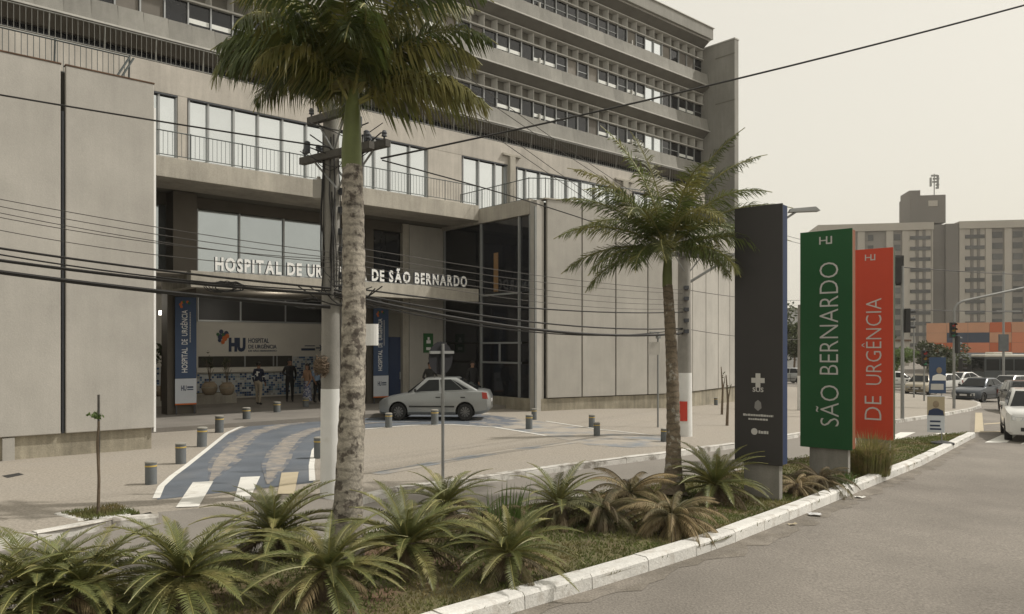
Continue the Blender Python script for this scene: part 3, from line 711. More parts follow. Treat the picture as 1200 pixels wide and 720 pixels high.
cyc_fronds = {}
def cyc_mesh(kind, ei, var):
    k = (kind, ei, var)
    if k not in cyc_fronds:
        rng = random.Random(hash((ei, var, 5)) if False else ei*17+var*5+len(kind))
        m = {'green': m_cyc, 'dry': m_dry, 'dark': m_dryd}[kind]
        el, dr = ((62, 58), (44, 62), (26, 60), (10, 52), (-6, 42))[ei]
        if kind != 'green': el -= 12; dr += 25
        mb = frond_mb(rng, 1.0, R(el), R(dr), 64, .15, .0135, .42 if kind == 'green' else -.1, .12 if kind == 'green' else .6, .55, .6, .009, .08, .10, 1.2)
        cyc_fronds[k] = mb.mesh('frond', [m, m_rach if kind == 'green' else m_dryd])
    return cyc_fronds[k]
def cycad(label, px, py, size, kind='green', n=46, seed=0, h=.30, mix=None, cat='cycad'):
    rng = random.Random(seed*31+7)
    c = P(px, py, SW-.02+h); base = Vector((c.x, c.y, g(c.x)+SW-.03))
    t = thing('cycad', label, cat, base, 0, 'cycads planted on the island')
    MB().lathe([(.13,-.02),(.15,h*.35),(.13,h*.7),(.08,h*.98)], 10).build('stem', m_bark, t)
    for i in range(n):
        ei = min(4, int(5*(i+.5)/n)); kd = kind
        if mix and ei >= 3 and rng.random() < mix[1]: kd = mix[0]
        o = mobj('frond', cyc_mesh(kd, ei, rng.randrange(3)), t, loc=(0, 0, h*.93))
        o.rotation_euler = (rng.uniform(-.15,.15), rng.uniform(-.12,.12), i*2.399+rng.uniform(-.25,.25))
        s = size*rng.uniform(.85,1.12)*(.9 if ei == 0 else 1); o.scale = (s, s, s)
    return t
cycad('large green cycad at the front left of the island', 214, 672, .98, n=50, seed=1, mix=('dry', .15))
cycad('yellowish green cycad at the left edge of the picture', 42, 690, .95, n=48, seed=2, mix=('dry', .2))
cycad('green cycad partly hidden behind the leftmost ones near the lane', 98, 684, .85, n=44, seed=3)
cycad('green cycad cut off by the bottom left corner', -35, 712, .9, n=34, seed=13)
cycad('dark green cycad left of the big palm trunk, nearest the blue driveway', 322, 622, 1.05, n=48, seed=4, mix=('dark', .5))
cycad('yellowish spreading cycad in front of the big palm trunk', 384, 664, .88, n=46, seed=5, mix=('dry', .3))
cycad('upright green cycad right of the big palm trunk', 478, 634, .98, n=50, seed=6, mix=('dark', .4))
cycad('cycad with tall grass growing through it near the white kerb', 596, 645, .82, n=44, seed=7, mix=('dark', .4))
cycad('small cycad behind the round road sign pole', 522, 588, .85, n=34, seed=8, mix=('dark', .5))
cycad('withered dark cycad behind the grassy one', 565, 608, .75, 'dark', n=22, seed=14)
cycad('small green cycad midway between the two palms', 654, 588, .9, n=30, seed=9, mix=('dark', .6))
cycad('withered brown cycad left of the smaller palm', 706, 596, .8, 'dark', n=34, seed=10, h=.24)
cycad('half dried cycad just behind the smaller palm trunk', 738, 576, .9, 'dry', n=30, seed=11, mix=('dark', .7), h=.24)
cycad('straw coloured drooping cycad spilling over the white kerb', 787, 603, .80, 'dry', n=46, seed=12, h=.24)
cycad('tall green cycad between the smaller palm and the dark totem', 838, 566, 1.0, n=46, seed=15, mix=('dark', .5))
cycad('dry collapsed cycad between the dark and green totems', 934, 566, .66, 'dry', n=22, seed=16, h=.2)
cycad('low withered cycad in front of the green totem', 962, 560, .72, 'dark', n=30, seed=17, h=.2, mix=('dry', .5))
# tall weeds
def weeds(name, label, px, py, n, h, spread, m, seed, w=.012, curve=.6):
    rng = random.Random(seed); b = P(px, py, SW-.02); t = thing(name, label, 'grass', b)
    mb = MB()
    for i in range(n):
        a = rng.uniform(0, 6.28); r0 = spread*rng.random()**.7*.5; L = h*rng.uniform(.35,1); le = rng.uniform(.05, curve)*(.35+.65*r0/(spread*.5))
        p = Vector((r0*math.cos(a), r0*math.sin(a), 0)); d = Vector((math.cos(a), math.sin(a), 0)); sd_ = Vector((-d.y, d.x, 0))*w*rng.uniform(.6,1.3)
        q = p+Vector((0,0,L*.55))+d*L*.15*le; e = p+Vector((0,0,L*(1-.35*le)))+d*L*le*.7
        mb.add([p-sd_, p+sd_, q+sd_, q-sd_, e], [(0,1,2,3),(3,2,4)])
    mb.build('blades', m, t); return t
weeds('tall_weeds', 'tuft of tall light green grass growing among the middle cycads', 590, 640, 110, .85, .7, m_leafl, 3)
weeds('ornamental_grass', 'bushy yellow green grass clump in front of the red totem', 1020, 556, 1300, 1.0, .75, mat('yellow_grass', (.19,.19,.065), .6, .35, 6, trans=.3, col2=(.28,.23,.11), c2scale=5, c2edge=(.45,.6)), 4, .007, 1.25)
weeds('low_weeds', 'low weeds at the foot of the green totem', 985, 568, 160, .3, .6, m_leafl, 6, .012, .9)
# island grass
rng = random.Random(9)
def inside(p, poly):
    c = False; j = len(poly)-1
    for i in range(len(poly)):
        a, b = poly[i], poly[j]
        if (a[1] > p[1]) != (b[1] > p[1]) and p[0] < (b[0]-a[0])*(p[1]-a[1])/(b[1]-a[1])+a[0]: c = not c
        j = i
    return c
mb = MB(); cnt = 0
x0 = min(p[0] for p in ISL); x1 = max(p[0] for p in ISL); y0 = min(p[1] for p in ISL); y1 = max(p[1] for p in ISL)
vs_, fs_ = [], []
while cnt < 62000:
    p = (rng.uniform(x0,x1), rng.uniform(y0,y1))
    if p[1] < 5 or not inside(p, ISL): continue
    cnt += 1
    if p[1] > 14 and rng.random() < .4: continue
    a = rng.uniform(0,6.28); h = rng.uniform(.02,.06); w = rng.uniform(.004,.009)*(1+p[1]/14); dx, dy = math.cos(a), math.sin(a); z = g(p[0])+SW-.025
    le = rng.uniform(-.04,.04); n = len(vs_)
    vs_ += [(p[0]-dx*w, p[1]-dy*w, z), (p[0]+dx*w, p[1]+dy*w, z), (p[0]+le, p[1]+le*dy, z+h)]; fs_.append((n, n+1, n+2))
mb.add(vs_, fs_); tag(mb.build('grass', m_grass), 'short patchy grass covering the traffic island', 'grass', kind='stuff')
vs_, fs_ = [], []
for i in range(5200):
    p = (rng.uniform(min(q[0] for q in pit),max(q[0] for q in pit)), rng.uniform(min(q[1] for q in pit),max(q[1] for q in pit)))
    if not inside(p, pin): continue
    a = rng.uniform(0,6.28); h = rng.uniform(.03,.08); w = .008; n = len(vs_); z = SW+.006
    vs_ += [(p[0]-math.cos(a)*w, p[1]-math.sin(a)*w, z), (p[0]+math.cos(a)*w, p[1]+math.sin(a)*w, z), (p[0]+rng.uniform(-.03,.03), p[1], z+h)]; fs_.append((n, n+1, n+2))
tag(MB().add(vs_, fs_).build('grass', m_grass), 'short grass inside the white edged tree pit', 'grass', kind='stuff')
# leafy crowns
def leaves(rng, n, c, rad, ls, clumps=9):
    mb = MB(); cs = [(Vector((rng.gauss(0,.5)*rad[0], rng.gauss(0,.5)*rad[1], rng.gauss(0,.45)*rad[2])), rng.uniform(.25,.5)) for _ in range(clumps)]
    for i in range(n):
        q, r = rng.choice(cs); d = Vector((rng.gauss(0,1), rng.gauss(0,1), rng.gauss(0,1))).normalized()*r*rng.random()**.4
        p = Vector(c)+q+Vector((d.x*rad[0], d.y*rad[1], d.z*rad[2]))
        a = Vector((rng.gauss(0,1), rng.gauss(0,1), rng.gauss(0,.6))).normalized(); b = a.cross(Vector((rng.gauss(0,1), rng.gauss(0,1), rng.gauss(0,1)))).normalized(); l = ls*rng.uniform(.6,1.3)
        mb.add([p-a*l, p+b*l*.45, p+a*l, p-b*l*.45], [(0,1,2,3)])
    return mb
def tree(label, base, h, rad, n, ls, m, seed, tr=.12, cat='tree', group=None):
    rng = random.Random(seed); t = thing('tree', label, cat, base, 0, group)
    mb = MB().tube([(0,0,-.1),(.02*h,0,h*.3),(0,.01*h,h*.62)], [tr, tr*.75, tr*.5], 7)
    for i in range(6):
        a = i*1.05; mb.tube([(0,0,h*(.3+.05*i)), (rad[0]*.45*math.cos(a), rad[1]*.45*math.sin(a), h*(.55+.05*i))], [tr*.4, tr*.12], 5)
    mb.build('trunk', m_bark, t); leaves(rng, n, (0,0,h-rad[2]*.9), rad, ls, 14).build('crown', m, t); return t
# sapling in the pit
sp = P(115, 604, SW); t = thing('sapling', 'thin staked sapling with a few leaves in the white edged pit', 'sapling', sp)
hS = (604-463)/F*sp.y
mb = MB().tube([(0,0,0),(.012,0,hS*.3),(-.008,0,hS*.6),(.01,0,hS*.78)], [.026,.022,.024,.015], 6); mb.build('stem', m_bark, t)
MB().box(-.028, -.002, .03, .056, 0, hS).build('stake', m_wood, t)
leaves(random.Random(4), 34, (-.03,0,hS*.83), (.24,.12,.06), .045, 5).build('leaves', m_leafl, t)
for lab, px, py, top in (('bare young tree left of the dark totem nearer the wall', 846, 486, 430), ('bare young tree left of the dark totem nearer the street', 852, 499, 440)):
    b = P(px, py, SW); t = thing('sapling', lab, 'sapling', b); h = (py-top)/F*b.y
    MB().tube([(0,0,0),(.03,0,h*.5),(-.03,0,h)], [.05,.04,.015], 6).tube([(.01,0,h*.4),(.12,0,h*.8)], [.03,.01], 5).build('stem', m_bark, t)
    leaves(random.Random(int(px)), 12, (0,0,h*.8), (.15,.15,.2), .05, 4).build('leaves', m_leafd, t)

# ================================================================== STREET FURNITURE
BC = bpy.data.meshes
b_body = MB().lathe([(.135,0),(.135,.50),(.13,.52)], 18).mesh('post', m_boll); b_band = MB().lathe([(.139,.43),(.139,.465)], 18).mesh('yellow_band', m_bolly); b_cap = MB().lathe([(.142,.52),(.142,.55),(.10,.565)], 18).mesh('cap', m_bollt)
for me in (b_body, b_band, b_cap): me.polygons.foreach_set('use_smooth', [True]*len(me.polygons)); me.set_sharp_from_angle(angle=R(40))
def bollard(label, px, py, ph, grp):
    b = P(px, py, SW); s = ph/F*b.y/.565
    t = thing('bollard', label, 'bollard', b, random.uniform(0,6), grp); t.scale = (s, s, s); t.rotation_euler = (random.uniform(-.02,.02), random.uniform(-.02,.02), t.rotation_euler[2])
    mobj('post', b_body, t); mobj('yellow_band', b_band, t); mobj('cap', b_cap, t)
LG = 'bollards along the left edge of the driveway'
for i, (px, py, ph) in enumerate([(177,567.5,27),(212,543.5,24.5),(236.5,523.5,23),(257,507,20),(289,496,18.5),(324.5,487.5,16.5),(358.5,481,15)]):
    o = ['nearest', 'second nearest', 'third nearest', 'middle', 'third farthest', 'second farthest', 'farthest'][i]
    bollard('grey bollard with yellow band, %s of the row left of the driveway' % o, px, py, ph, LG)
RG = 'bollards on the forecourt'
for lab, px, py, ph in (('grey bollard half hidden behind the left utility pole', 374, 537, 25), ('grey bollard in front of the front wheel of the silver car', 455.5, 501, 17), ('grey bollard in front of the doors of the silver car', 509.5, 498, 18),
                        ('nearer of the two grey bollards by the glazed corner', 620, 503, 17), ('farther of the two grey bollards by the glazed corner', 626, 492, 13),
                        ('farther of the two grey bollards before the panelled wall', 693.5, 501, 15), ('nearer of the two grey bollards before the panelled wall', 699.5, 511, 16),
                        ('grey bollard half hidden behind the smaller palm trunk', 778, 518, 16), ('small far bollard near the bare young trees', 839, 475, 9)):
    bollard(lab, px, py, ph, RG)
# totems
TA = R(-40)
def totem(label, px, pyb, w, z0, z1, mf, me_, seed, thick=.24):
    b = P(px, pyb, SW-.02); t = thing('totem_sign', label, 'sign', b, TA)
    MB().box(-w/2+.02, w/2-.02, 0, thick, z0, z1).build('core', me_, t, bevel=.004)
    MB().box(-w/2, w/2, -.02, -.002, z0-.01, z1+.01).build('face', mf, t, bevel=.004)
    MB().box(-w*.34, w*.40, .05, thick-.05, -.3, z0-.002).build('base', m_pole, t, bevel=.008)
    return t, b
def px2tz(b, py): return CH+(HY-py)/F*b.y-b.z
# dark totem
b = P(889, 584, SW-.02); z0, z1 = px2tz(b, 543), px2tz(b, 242.5)
t, b = totem('tall charcoal totem sign with a pale cross and small crests near its foot', 889, 584, .80, z0, z1, m_tdark, m_tblue, 1)
def onface(t, name, mbf, m): return mbf.build(name, m, t)
yf = -.024
zc = px2tz(b, 446)
onface(t, 'cross_mark', MB().box(-.04,.04,yf-.004,yf,zc-.115,zc+.115).box(-.11,-.042,yf-.004,yf,zc-.04,zc+.04).box(.042,.11,yf-.004,yf,zc-.04,zc+.04), m_print)
onface(t, 'lettering', text_mb('SUS', (-.09, yf, px2tz(b,459.5)), (1,0,0), (0,0,1), .075, .18, .02, .003), [m_print, m_print])
zc = px2tz(b, 476)
onface(t, 'crest', MB().add([(-.05,yf-.003,zc+.06),(0,yf-.003,zc+.10),(.05,yf-.003,zc+.06),(.06,yf-.003,zc-.03),(0,yf-.003,zc-.08),(-.06,yf-.003,zc-.03)], [(5,4,3,2,1,0)]), mat('print_dim', (.22,.215,.21), .6, .05))
rl = random.Random(2)
def smallprint(t, zc, w, h, rows=1, x0=None):
    mb = MB()
    for r_ in range(rows):
        x = -w/2 if x0 is None else x0; z = zc-r_*h*1.6; e = x+w
        while x < e:
            l = rl.uniform(.018,.045); mb.box(x, min(x+l, e), yf-.004, yf, z, z+h*rl.uniform(.8,1)); x += l+.008
    return onface(t, 'small_print', mb, m_print)
smallprint(t, px2tz(b, 488), .50, .035); smallprint(t, px2tz(b, 492.5), .32, .03)
zc = px2tz(b, 506); onface(t, 'round_emblem', MB().add([(-.06+.055*math.cos(a*.52), yf-.003, zc+.055*math.sin(a*.52)) for a in range(12)], [tuple(range(12))]), m_print); smallprint(t, px2tz(b, 508), .16, .05, 1, .01)
# green and red totems with upright lettering
def vtext(t, s, x, z0, z1, capw, bold): 
    return onface(t, 'lettering', text_mb(s, (x+capw/2, yf, z0), (0,0,1), (-1,0,0), capw, z1-z0, bold, .003), [m_print, m_print])
def hu_mark(t, zc, s):
    x = -s; mb = MB(); th = s*.22
    mb.box(-s, -s+th, yf-.004, yf, zc-s*.62, zc+s*.62); mb.box(-s+th+.001, s*.05-.001, yf-.004, yf, zc-th*.4, zc+th*.4); mb.box(s*.05, s*.05+th, yf-.004, yf, zc-s*.62+th, zc+s*.62)
    mb.box(s*.05, s, yf-.004, yf, zc-s*.62, zc-s*.62+th-.001); mb.box(s-th, s, yf-.004, yf, zc-s*.62+th, zc+s*.62)
    return onface(t, 'logo', mb, m_print)
b = P(968, 560, SW-.02); z0, z1 = px2tz(b, 525), px2tz(b, 271)
t, b = totem('tall green totem sign reading SÃO BERNARDO upwards', 968, 560, .98, z0, z1, m_tgreen, m_torange, 2)
vtext(t, 'SÃO', .03, px2tz(b, 499), px2tz(b, 451.5), .43, -.012); vtext(t, 'BERNARDO', .06, px2tz(b, 439), px2tz(b, 308), .35, -.012); hu_mark(t, px2tz(b, 282), .12)
b = P(1020, 541, SW-.02); z0, z1 = px2tz(b, 514), px2tz(b, 292.5)
t, b = totem('shorter red totem sign reading DE URGÊNCIA upwards', 1020, 541, .96, z0, z1, m_tred, m_tblack, 3)
vtext(t, 'DE', .06, px2tz(b, 492), px2tz(b, 464), .35, -.012); vtext(t, 'URGÊNCIA', .03, px2tz(b, 451), px2tz(b, 350), .42, -.012); hu_mark(t, px2tz(b, 302), .11)
# utility poles
def upole(label, px, py, top_z, r0, r1, white_z):
    b = P(px, py, SW); t = thing('utility_pole', label, 'utility pole', b)
    f = lambda z: r0+(r1-r0)*z/top_z
    MB().lathe([(f(white_z),white_z),(f(top_z),top_z)], 14).build('shaft', m_pole, t, smooth=True)
    MB().lathe([(f(0)+.004,-.2),(f(white_z)+.004,white_z+.004)], 14).build('painted_base', m_polew, t, smooth=True); return t, b
p1, b1 = upole('concrete utility pole with whitewashed foot just left of the big palm trunk', 388, 581, 7.0, .175, .12, 1.72)
def crossarm(t, z, l, ang, y=-.16, sh=0):
    d = Vector((math.cos(ang), math.sin(ang), 0)); n = Vector((-d.y, d.x, 0)); c = Vector((0, 0, z))+d*sh
    a = MB(); p = [c+n*y-d*l, c+n*y+d*l]; w = n*.05
    a.hexa([p[0]-w+Vector((0,0,-.055)), p[1]-w+Vector((0,0,-.055)), p[1]+w+Vector((0,0,-.055)), p[0]+w+Vector((0,0,-.055))], [p[0]-w+Vector((0,0,.055)), p[1]-w+Vector((0,0,.055)), p[1]+w+Vector((0,0,.055)), p[0]+w+Vector((0,0,.055))])
    o = a.build('crossarm', m_wood, t)
    for s in (-.9, -.5, .5, .9):
        q = c+n*y+d*l*s+Vector((0,0,.055)); MB().lathe([(.015,0),(.015,.05),(.045,.06),(.035,.09),(.045,.11),(.025,.15)], 8, q).build('insulator', m_alud, o)
    MB().tube([c+n*y+d*l*.6+Vector((0,0,-.06)), c+Vector((0,0,-.55))+n*y*.7], .018, 5).tube([c+n*y-d*l*.6+Vector((0,0,-.06)), c+Vector((0,0,-.55))+n*y*.7], .018, 5).build('brace', m_steel, o)
    return o
zz = CH+(HY-186)/F*b1.y-b1.z
crossarm(p1, zz, .85, R(-38), -.16, .30); crossarm(p1, zz+.10, .85, R(-38), .17, .30); crossarm(p1, zz+.62, .55, R(-38), -.16, .2)
for k, (z_, s_) in enumerate(((4.9,.16),(4.6,.1),(4.25,.1),(3.95,.1),(3.55,.12),(3.35,.12))):
    MB().box(.12,.12+s_,-.06,.06,z_-.05,z_+.05).build('clamp', m_alud, p1)
MB().box(-.27,-.13,-.1,.08,4.78,5.08).lathe([(.03,0),(.03,.06)], 8, (-.2,0,5.08)).build('junction_box', m_panel, p1)
MB().tube([(.19,0,0),(.19,0,4.2)], .03, 6).build('riser_pipe', m_steel, p1)
rq = random.Random(14)
for k in range(9):
    a = rq.uniform(-2.6,-.5); r_ = .15; x_, y_ = r_*math.cos(a), r_*math.sin(a); zt = rq.uniform(4.6,6.4); zl = rq.uniform(3.2,3.7)
    MB().tube([(x_,y_,zt),(x_*1.15+rq.uniform(-.03,.03),y_*1.15,(zt+zl)/2+.3),(x_*1.1+rq.uniform(-.04,.04),y_*1.12,(zt+zl)/2-.3),(x_*1.2,y_*1.2,zl)], rq.uniform(.007,.014), 5).build('drop_cable', m_cable, p1)
for k in range(12):
    x0_, z0_ = rq.uniform(-.5,.3), rq.uniform(5.4,6.2) if k % 2 else rq.uniform(3.3,3.7); x1_ = rq.uniform(.2,.9); dz_ = rq.uniform(.12,.35)
    MB().tube([(x0_+(x1_-x0_)*i/8, -.2-.05*math.sin(i), z0_-dz_*math.sin(math.pi*i/8)+rq.uniform(-.015,.015)) for i in range(9)], rq.uniform(.006,.011), 4).build('jumper_cable', m_cable, p1)
for x_, z_ in ((-.32,5.55),(.34,5.5),(.62,5.72),(.5,5.95)): MB().lathe([(.02,-.1),(.05,-.08),(.05,.08),(.02,.1)], 8, (x_,-.25,z_)).build('fuse_holder', m_alud, p1)
rb = random.Random(6)
bb = MB()
for i in range(170):
    a = rb.uniform(0,6.28); h = rb.uniform(-.13,.13); r = .05+.09*math.sqrt(max(0,1-(h/.15)**2))+rb.uniform(-.015,.03); bb.tube([(r*math.cos(a), r*math.sin(a), h), (r*math.cos(a+.9), r*math.sin(a+.9), h+rb.uniform(-.1,.1)), (r*.9*math.cos(a+1.8), r*.9*math.sin(a+1.8), h+rb.uniform(-.1,.1))], .007, 4)
bb.ball((0,0,0), (.11,.11,.13))
o = bb.build('burlap_ball', mat('burlap', (.12,.088,.06), .95, .3, 12)); o.scale = (.78,.78,.8); o.location = b1+Vector((-.10,-.24,CH+(HY-429)/F*b1.y-b1.z)); tag(o, 'round brown straw bundle tied to the left utility pole', 'bundle')
p2, b2 = upole('concrete utility pole with white foot and red notice right behind the smaller palm', 802, 511, 6.4, .22, .15, 1.75)
zr0, zr1 = px2tz(b2, 493), px2tz(b2, 470)
MB().add([(.231*math.cos(a), .231*math.sin(a), z_) for z_ in (zr0, zr1) for a in [R(-178)+i*R(12) for i in range(9)]], [(i,i+1,10+i,9+i) for i in range(8)]).build('red_notice', mat('notice_red', (.50,.05,.03), .6, .1, 3, col2=(.55,.5,.45), c2scale=6, c2edge=(.62,.7)), p2, smooth=True)
crossarm(p2, px2tz(b2, 300), .7, R(25)); crossarm(p2, px2tz(b2, 262), .7, R(25))
for z_ in (2.9, 3.2, 3.5, 3.8, 4.1): MB().box(-.06,.06,-.3,-.16,z_-.05,z_+.05).build('clamp', m_alud, p2)
# lamp arm reaching over the totem
tip = At(935, 247, 21.0)-b2; root = Vector((.1,0,px2tz(b2, 332)))
am = MB().tube([root, root.lerp(tip, .35)+Vector((0,0,-.05)), root.lerp(tip, .8), tip], [.04,.035,.03,.03], 6).build('lamp_arm', m_steel, p2)
d = (tip-root).normalized(); dh = Vector((d.x, d.y, 0)).normalized()
MB().hexa([tip-dh*.25+Vector((0,-.10,-.05)), tip+dh*.55+Vector((0,-.13,-.03)), tip+dh*.55+Vector((0,.13,-.03)), tip-dh*.25+Vector((0,.10,-.05))], [tip-dh*.2+Vector((0,-.06,.05)), tip+dh*.45+Vector((0,-.08,.09)), tip+dh*.45+Vector((0,.08,.09)), tip-dh*.2+Vector((0,.06,.05))]).build('lamp_head', m_steel, am)
# round road sign seen from behind
b = P(519, 563, SW); t = thing('road_sign', 'round road sign seen from behind on a thin grey pole before the silver car', 'sign', b, R(50))
zc = px2tz(b, 420)
MB().tube([(0,0,-.1),(0,0,zc+.26)], .028, 8).build('pole', m_steel, t, smooth=True)
MB().add([(.30*math.cos(a*math.pi/12), .05, zc+.30*math.sin(a*math.pi/12)) for a in range(24)]+[(.30*math.cos(a*math.pi/12), .058, zc+.30*math.sin(a*math.pi/12)) for a in range(24)], [tuple(range(24)), tuple(range(24,48))[::-1]]+[(i,24+i,24+(i+1)%24,(i+1)%24) for i in range(24)]).build('disc', mat('sign_back', (.03,.03,.033), .9, .1, 3, spec=.1), t)
MB().box(-.30,.30,.012,.046,zc+.08,zc+.13).build('bracket', m_steel, t)
b = P(422, 549, SW); t = thing('sign_post', 'thin post with a plain white curved plate right of the big palm trunk', 'sign', b, R(10))
MB().tube([(0,0,-.1),(0,0,px2tz(b,378))], .03, 8).build('pole', m_steel, t)
MB().add([(.05+.0+.17*math.sin(a), -.05-.1*math.cos(a), z_) for z_ in (px2tz(b,405), px2tz(b,380)) for a in [i*.35-1.05 for i in range(7)]], [(i,i+1,8+i,7+i) for i in range(6)]).build('plate', m_letter, t, loc=(.16,0,0)).modifiers.new('thick','SOLIDIFY').thickness = .012
b = P(771, 501, SW); t = thing('sign_post', 'pale rectangular board on a thin post left of the smaller palm', 'sign', b, R(20))
MB().tube([(0,0,-.1),(0,0,px2tz(b,390))], .03, 8).build('pole', m_steel, t); MB().box(-.32,.04,-.06,-.04,px2tz(b,416),px2tz(b,401)).build('board', m_panel, t); MB().box(-.28,.02,-.05,.02,px2tz(b,391),px2tz(b,389)).box(-.05,.05,-.1,.05,px2tz(b,397),px2tz(b,393)).build('bracket', m_steel, t)
# overhead cables
def cable(label, pts, r, sag, m=m_cable, group='overhead cables', n=14):
    mb = MB(); q = []
    for a, b in zip(pts, pts[1:]):
        for i in range(n+1): s = i/n; p = Vector(a).lerp(Vector(b), s); p.z -= sag*4*s*(1-s); q.append(p)
    return tag(mb.tube(q, r, 5).build('cable', m), label, 'cable', group)
Y1, Y2 = b1.y-.25, b2.y-.2
def C(label, l, r_, rad, sag=.12, yl=None, yr=None, m=m_cable):
    a, b = At(*l, yl), At(*r_, yr); pts = [a, b]
    if l[0] < 0: pts = [a+(a-b)*3.5+Vector((0,0,.4)), a, b]        # the run goes on past the picture to the next pole
    cable(label, pts, rad, sag, m)
YL = 10.2
C('thick black cable, lowest of those crossing the left wall', (-60,311), (387,360), .034, .05, YL, Y1)
C('black cable second from the bottom across the left wall', (-60,297), (387,345), .024, .06, YL, Y1)
C('black cable third from the bottom across the left wall', (-60,282), (387,338), .018, .05, YL, Y1)
C('black cable joining the third one at the left pole', (-60,288), (387,341), .012, .10, YL, Y1)
for i, (a, b_, lab) in enumerate(((222,296,'topmost'),(230,302,'second'),(237,308,'third'),(243,304,'fourth'),(258,314,'lowest'))):
    C('thin wire, %s of the five crossing the middle of the left wall' % lab, (-60,a), (387,b_), .006, .05+.02*i, YL, Y1, m_cableg)
C('single wire high across the left wall and windows', (-60,101), (387,173), .013, .02, YL, Y1)
C('thick black cable running right from the left pole to the right pole', (392,344), (800,391), .032, .28, Y1, Y2)
C('black cable just above the thick one towards the right pole', (392,340), (800,385), .018, .22, Y1, Y2)
C('black cable ending halfway up the right pole', (392,335), (800,366), .016, .16, Y1, Y2)
C('black cable sagging below the sign letters to the right pole', (392,348), (800,386), .014, .36, Y1, Y2)
for i, (a, b_, lab) in enumerate(((286,340,'topmost'),(294,344,'second'),(300,352,'third'),(306,357,'fourth'),(314,362,'lowest'))):
    C('thin wire, %s of the five between the two poles' % lab, (392,a), (800,b_), .006, .10+.03*i, Y1, Y2, m_cableg)
C('black wire rising from the left pole to the top right corner of the sky', (446,186), (1260,-10), .016, .10, Y1, 13.0)
C('wire dropping from the left crossarm to the right pole', (448,188), (800,300), .012, -.12, Y1, Y2)
for i, (a, b_, lab) in enumerate((((440,10),(800,262),'uppermost'),((438,24),(800,266),'second'),((436,40),(800,300),'third'),((430,52),(800,304),'lowest'))):
    C('thin wire, %s of four slanting across the office storeys' % lab, a, b_, .007, .12, Y1-.4, Y2, m_cableg)
Y3 = P(939,481,SW).y
for i, (a, b_, lab) in enumerate(((262,281,'upper'),(268,286,'middle'),(340,352,'low'),(386,398,'lowest'))):
    C('thin wire, %s one passing behind the totems' % lab, (806,a-30*(i<2)), (939,b_), .010, .1, Y2, Y3, m_cableg)
# tangles of cable on the bundle
for lab, px, py, Y in (('coil of slack cable hanging left of the left pole', 262, 332, 12.4), ('coil of slack cable hanging on the bundle next to the left pole', 365, 352, 13.0), ('coil of slack cable right of the big palm trunk', 430, 352, 14.0)):
    c = At(px, py, Y); rb = random.Random(px); mb = MB()
    for k in range(7):
        a0 = rb.uniform(-.12,.12); mb.tube([Vector((.24*math.cos(w)+a0, rb.uniform(-.03,.03), .08*math.sin(w)+rb.uniform(-.015,.015)-.06)) for w in [i*.52 for i in range(13)]], .008, 4)
    o = mb.build('cable_coil', m_cable); o.location = c; tag(o, lab, 'cable', 'cable coils')

